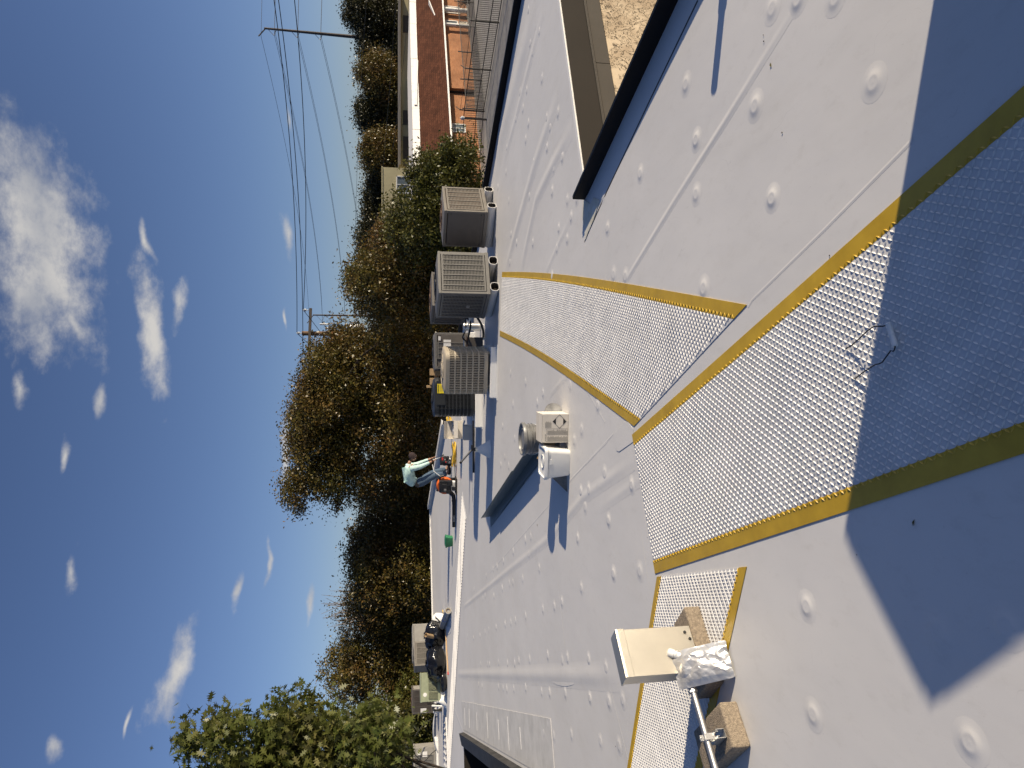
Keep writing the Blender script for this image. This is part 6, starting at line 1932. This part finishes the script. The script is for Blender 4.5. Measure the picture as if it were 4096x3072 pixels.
def tree(name, label, base, blobs, leaf, n_clump, per, size, spread, seed, trunk_r=0.22, cat='tree', group='trees behind the roof', limbs=14, shell=0.45, shape='kite', flat=0.75, twigs=0):
    rng = np.random.default_rng(seed)
    r = random.Random(seed)
    t = thing(name, label, cat, base, 0, group)
    lb = [(b[0] - base[0], b[1] - base[1], b[2] - base[2], b[3], b[4], b[5]) for b in blobs]
    if shape == 'kite': per, size, shell = int(per * 1.5), size * 1.12, shell * 0.5
    V, N, K, C = leaf_cloud(rng, lb, n_clump, per, size, spread, flat, shape, shell)
    share('crown', leaf_mesh('crown', V, N, K, M[leaf]), t)
    top = max(b[2] for b in lb)
    cx = sum(b[0] for b in lb) / len(lb); cy = sum(b[1] for b in lb) / len(lb)
    mb = MB()
    tr = [Vector((cx * q * 0.8 + r.uniform(-.12, .12), cy * q * 0.8 + r.uniform(-.12, .12), top * q)) for q in (0, 0.2, 0.4, 0.6, 0.8, 1.0)]
    mb.tube(tr, [trunk_r * q for q in (1.25, 1.0, 0.85, 0.65, 0.42, 0.15)], 9)
    mb.build('trunk', M['bark'], t, smooth=True)
    mb = MB()
    for k in range(limbs):
        q = r.uniform(0.25, 0.95)
        i = min(4, int(q * 5)); p0 = tr[i].lerp(tr[i + 1], q * 5 - i)
        e = Vector(C[r.randrange(len(C))])
        mid = p0.lerp(e, 0.5) + Vector((r.uniform(-.4, .4), r.uniform(-.4, .4), r.uniform(0, .6)))
        mb.tube([p0, p0.lerp(mid, 0.5), mid, e], [trunk_r * 0.38, trunk_r * 0.28, trunk_r * 0.18, 0.012], 6)
    for k in range(twigs):
        e = Vector(C[r.randrange(len(C))]); p0 = e - Vector((e.x * 0.15, e.y * 0.15, r.uniform(0.8, 1.6)))
        mb.tube([p0, p0.lerp(e, 0.6) + Vector((r.uniform(-.1, .1), 0, 0)), e + Vector((r.uniform(-.5, .5), 0, r.uniform(.2, .9)))], [0.03, 0.018, 0.006], 4)
    mb.build('limbs', M['twig'] if twigs > 60 else M['bark'], t, smooth=True)
    return t


def ell(px, py, Y, hv, hu, depth):
    """ellipsoid from its place and half sizes in the photo"""
    c = at(px, py, Y)
    return (c.x, c.y, c.z, hu * Y / FPX, depth, hv * Y / FPX)


def gb(x, y):
    return (x, y, GROUND)


c = at(1600, 800, 24)
tree('hedge_tree', 'olive leafy tree at the roof edge in front of the brick building', gb(c.x, c.y), [ell(1790, 820, 24, 130, 200, 1.8), ell(1650, 900, 24.5, 110, 150, 1.6), ell(1700, 700, 24, 60, 90, 1.2), ell(1830, 640, 23.5, 90, 60, 1.2), ell(1850, 1000, 24, 120, 130, 1.5)], 'leaf_olive', 420, 75, 0.085, 0.20, 21)
c = at(1500, 1090, 27)
tree('broad_tree', 'brown olive tree between the hedge and the utility pole', gb(c.x, c.y), [ell(1620, 1080, 27, 170, 190, 2.2), ell(1520, 1180, 27.5, 130, 110, 1.8), ell(1760, 1130, 27, 130, 220, 1.8), ell(1600, 960, 27, 110, 110, 1.6), ell(1480, 1090, 27, 90, 60, 1.0)], 'leaf_brown', 520, 75, 0.09, 0.24, 22)
tree('yellow_green_tree', 'lighter yellow green treetop poking above the brown tree', gb(at(1500, 1110, 31).x, 31), [ell(1470, 1120, 31, 95, 70, 1.2), ell(1530, 1040, 31, 90, 60, 1.0)], 'leaf_olive', 130, 60, 0.10, 0.20, 23)
c = at(1500, 1650, 33)
tree('large_tree', 'largest dark brown tree rising highest behind the worker', gb(c.x, c.y),
     [ell(1420, 1400, 33, 110, 120, 1.6), ell(1310, 1540, 33, 90, 120, 1.6), ell(1225, 1690, 33, 60, 110, 1.4), ell(1450, 1500, 33, 200, 190, 2.6), ell(1330, 1640, 33, 170, 200, 2.4), ell(1260, 1800, 33, 110, 190, 2.0), ell(1190, 1960, 33, 60, 90, 1.2), ell(1330, 1900, 33, 90, 120, 1.6), ell(1500, 1800, 33.5, 190, 240, 2.6),
      ell(1650, 1600, 32, 160, 300, 2.4), ell(1310, 1440, 33, 90, 90, 1.4), ell(1620, 1330, 31, 150, 140, 2.0)], 'leaf_brown', 1500, 75, 0.10, 0.27, 24, 0.30, limbs=34)
tree('dark_tree', 'dark tree below the large one, left of the worker', gb(-5.5, 36), [ell(1560, 2080, 36, 130, 150, 2.2), ell(1650, 1950, 35, 110, 200, 2.0), ell(1500, 2180, 36, 120, 110, 1.8), ell(1660, 2180, 35, 110, 140, 2.0)], 'leaf_brown', 480, 75, 0.10, 0.26, 25, limbs=24)
tree('mid_tree', 'brown tree above the green bin', gb(-9.0, 34), [ell(1560, 2330, 34, 150, 130, 2.2), ell(1480, 2260, 34, 110, 120, 1.8), ell(1660, 2300, 33.5, 110, 190, 2.0), ell(1520, 2430, 34.5, 140, 90, 1.8)], 'leaf_brown', 480, 75, 0.10, 0.26, 26)
tree('bare_top_tree', 'half bare twiggy treetop above the left air conditioners', gb(-11.5, 40), [ell(1400, 2420, 40, 80, 80, 1.5), ell(1470, 2470, 40, 120, 90, 1.6), ell(1430, 2380, 40, 50, 60, 1.2)], 'leaf_brown', 60, 22, 0.09, 0.30, 27, 0.16, limbs=20, twigs=170)
tree('rusty_tree', 'rusty brown tree behind the left air conditioners', gb(-12.5, 35), [ell(1500, 2610, 35, 170, 150, 2.4), ell(1400, 2680, 35, 110, 110, 1.8), ell(1620, 2560, 34.5, 120, 170, 2.0), ell(1620, 2720, 34, 110, 150, 2.0), ell(1560, 2480, 35, 90, 80, 1.5)], 'leaf_brown', 560, 75, 0.10, 0.26, 28)
tree('left_tree', 'olive tree behind the oak at the left edge', gb(-17, 33), [ell(1560, 2900, 33, 150, 180, 2.2), ell(1640, 2800, 32.5, 110, 130, 1.8), ell(1450, 2950, 33, 110, 150, 1.8), ell(1660, 3000, 32, 100, 130, 1.8), ell(1640, 3150, 33, 200, 200, 2)], 'leaf_olive', 420, 75, 0.10, 0.26, 29)
# behind the brick building
for i, (lb, Y, bl_, leaf) in enumerate((
    ('dark evergreen tree below the right transmission pole', 112, [ell(1500, 60, 112, 110, 110, 4), ell(1430, 50, 112, 60, 70, 3), ell(1590, 160, 112, 90, 150, 4), ell(1470, 180, 112, 50, 70, 3)], 'leaf_dark'),
    ('golden brown tree left of the right transmission pole', 108, [ell(1520, 330, 108, 80, 110, 4), ell(1480, 290, 108, 50, 60, 3), ell(1580, 400, 108, 60, 120, 3)], 'leaf_brown'),
    ('tall thin topped dark tree above the low beige building', 110, [ell(1500, 470, 110, 70, 60, 3), ell(1570, 520, 110, 70, 110, 3), ell(1450, 450, 110, 30, 40, 2)], 'leaf_dark'),
    ('brown tree just right of the beige block', 106, [ell(1520, 620, 106, 80, 90, 4), ell(1590, 640, 106, 50, 110, 3)], 'leaf_brown'),
    ('dark tree behind the beige block', 110, [ell(1520, 770, 110, 60, 110, 4), ell(1490, 900, 110, 50, 100, 4), ell(1480, 1000, 112, 60, 120, 4)], 'leaf_dark'),
    ('evergreen tree at the right picture edge', 118, [ell(1480, -120, 118, 140, 150, 5), ell(1580, -60, 118, 90, 200, 5)], 'leaf_dark'))):
    c = bl_[0]
    tree('background_tree', lb, gb(c[0], c[1]), bl_, leaf, 520, 48, 0.26, 0.60, 40 + i, 0.35, group='trees behind the brick building', limbs=10)
# the oak growing out of the open court
tree('oak_tree', 'green pin oak with lobed leaves at the left edge, growing from the open court', gb(-8.6, 11.5),
     [ell(1350, 2960, 11.2, 330, 130, 0.8), ell(1000, 2960, 11.2, 200, 110, 0.7), ell(850, 2950, 11.3, 110, 90, 0.5), ell(1180, 2850, 11.2, 90, 90, 0.5), ell(1450, 2990, 11.0, 160, 120, 0.7), ell(1180, 3200, 11.4, 430, 250, 1.2), ell(1100, 3500, 11.5, 480, 300, 1.5),
      ell(1240, 3040, 11.2, 350, 170, 0.9), ell(740, 2935, 11.3, 30, 45, 0.2)], 'leaf_oak', 680, 26, 0.13, 0.12, 33, 0.13, group='oak in the court', limbs=40, shape='oak', shell=0.3, flat=0.8)
# the wood behind everything, too dense to count
rng = np.random.default_rng(77)
wb = [(x, 46 + 4 * math.sin(x), -2.0 + 1.2 * math.sin(x * 1.7), 3.6, 2.5, 3.6) for x in range(-34, 14, 4)]
V, N, K, C = leaf_cloud(rng, wb, 900, 90, 0.20, 0.42, 0.75, 'kite', 0.2)
o = share('woodland', leaf_mesh('woodland', V, N, K, M['leaf_dark']), None)
tag(o, 'dark woodland seen through the trees behind the roof', None, None, 'stuff')
wb = [(x, 124 + 3 * math.sin(x), -1.2 + 1.2 * math.sin(x * 0.9), 5.0, 3.0, 4.4) for x in range(14, 80, 5)]
V, N, K, C = leaf_cloud(rng, wb, 700, 80, 0.42, 0.9, 0.75, 'kite', 0.2)
o = share('woodland', leaf_mesh('woodland', V, N, K, M['leaf_dark']), None)
tag(o, 'dark far woodland behind the brick building', None, None, 'stuff')
# a few dry leaves and bits of grit on the roof
rl = random.Random(12)
lm = MB(); lm.add([(-0.02, 0, 0), (0, 0.008, 0.006), (0.022, 0.001, 0.001), (0.002, -0.009, 0.004)], [(0, 1, 2, 3)]); lf_me = lm.mesh('dry_leaf', M['leaf_brown'])
M['grit'] = mat('dark_grit', (0.03, 0.028, 0.025), 0.9)
gm = MB(); gm.lathe([(0.004, 0), (0.005, 0.003), (0.001, 0.006)], 6); gr_me = gm.mesh('grit', M['grit'])
dots = [(3657, 2090), (3429, 2219), (2910, 1520), (2464, 2985), (2126, 2880), (2115, 2873), (3055, 140), (3057, 165), (3085, 260), (3320, 1022), (2060, 2060), (2068, 2070), (2150, 2100), (2180, 2125), (3130, 530), (2963, 1440), (2893, 1255)]
for i, (x, y) in enumerate(dots):
    p = G(x, y)
    o = bpy.data.objects.new('grit', gr_me) if i % 4 else bpy.data.objects.new('dry_leaf', lf_me)
    COL.objects.link(o); o.parent = roof; o.location = (p.x, p.y, 0.0015); o.rotation_euler.z = rl.random() * 6; o.scale = [rl.uniform(0.35, 0.7)] * 3
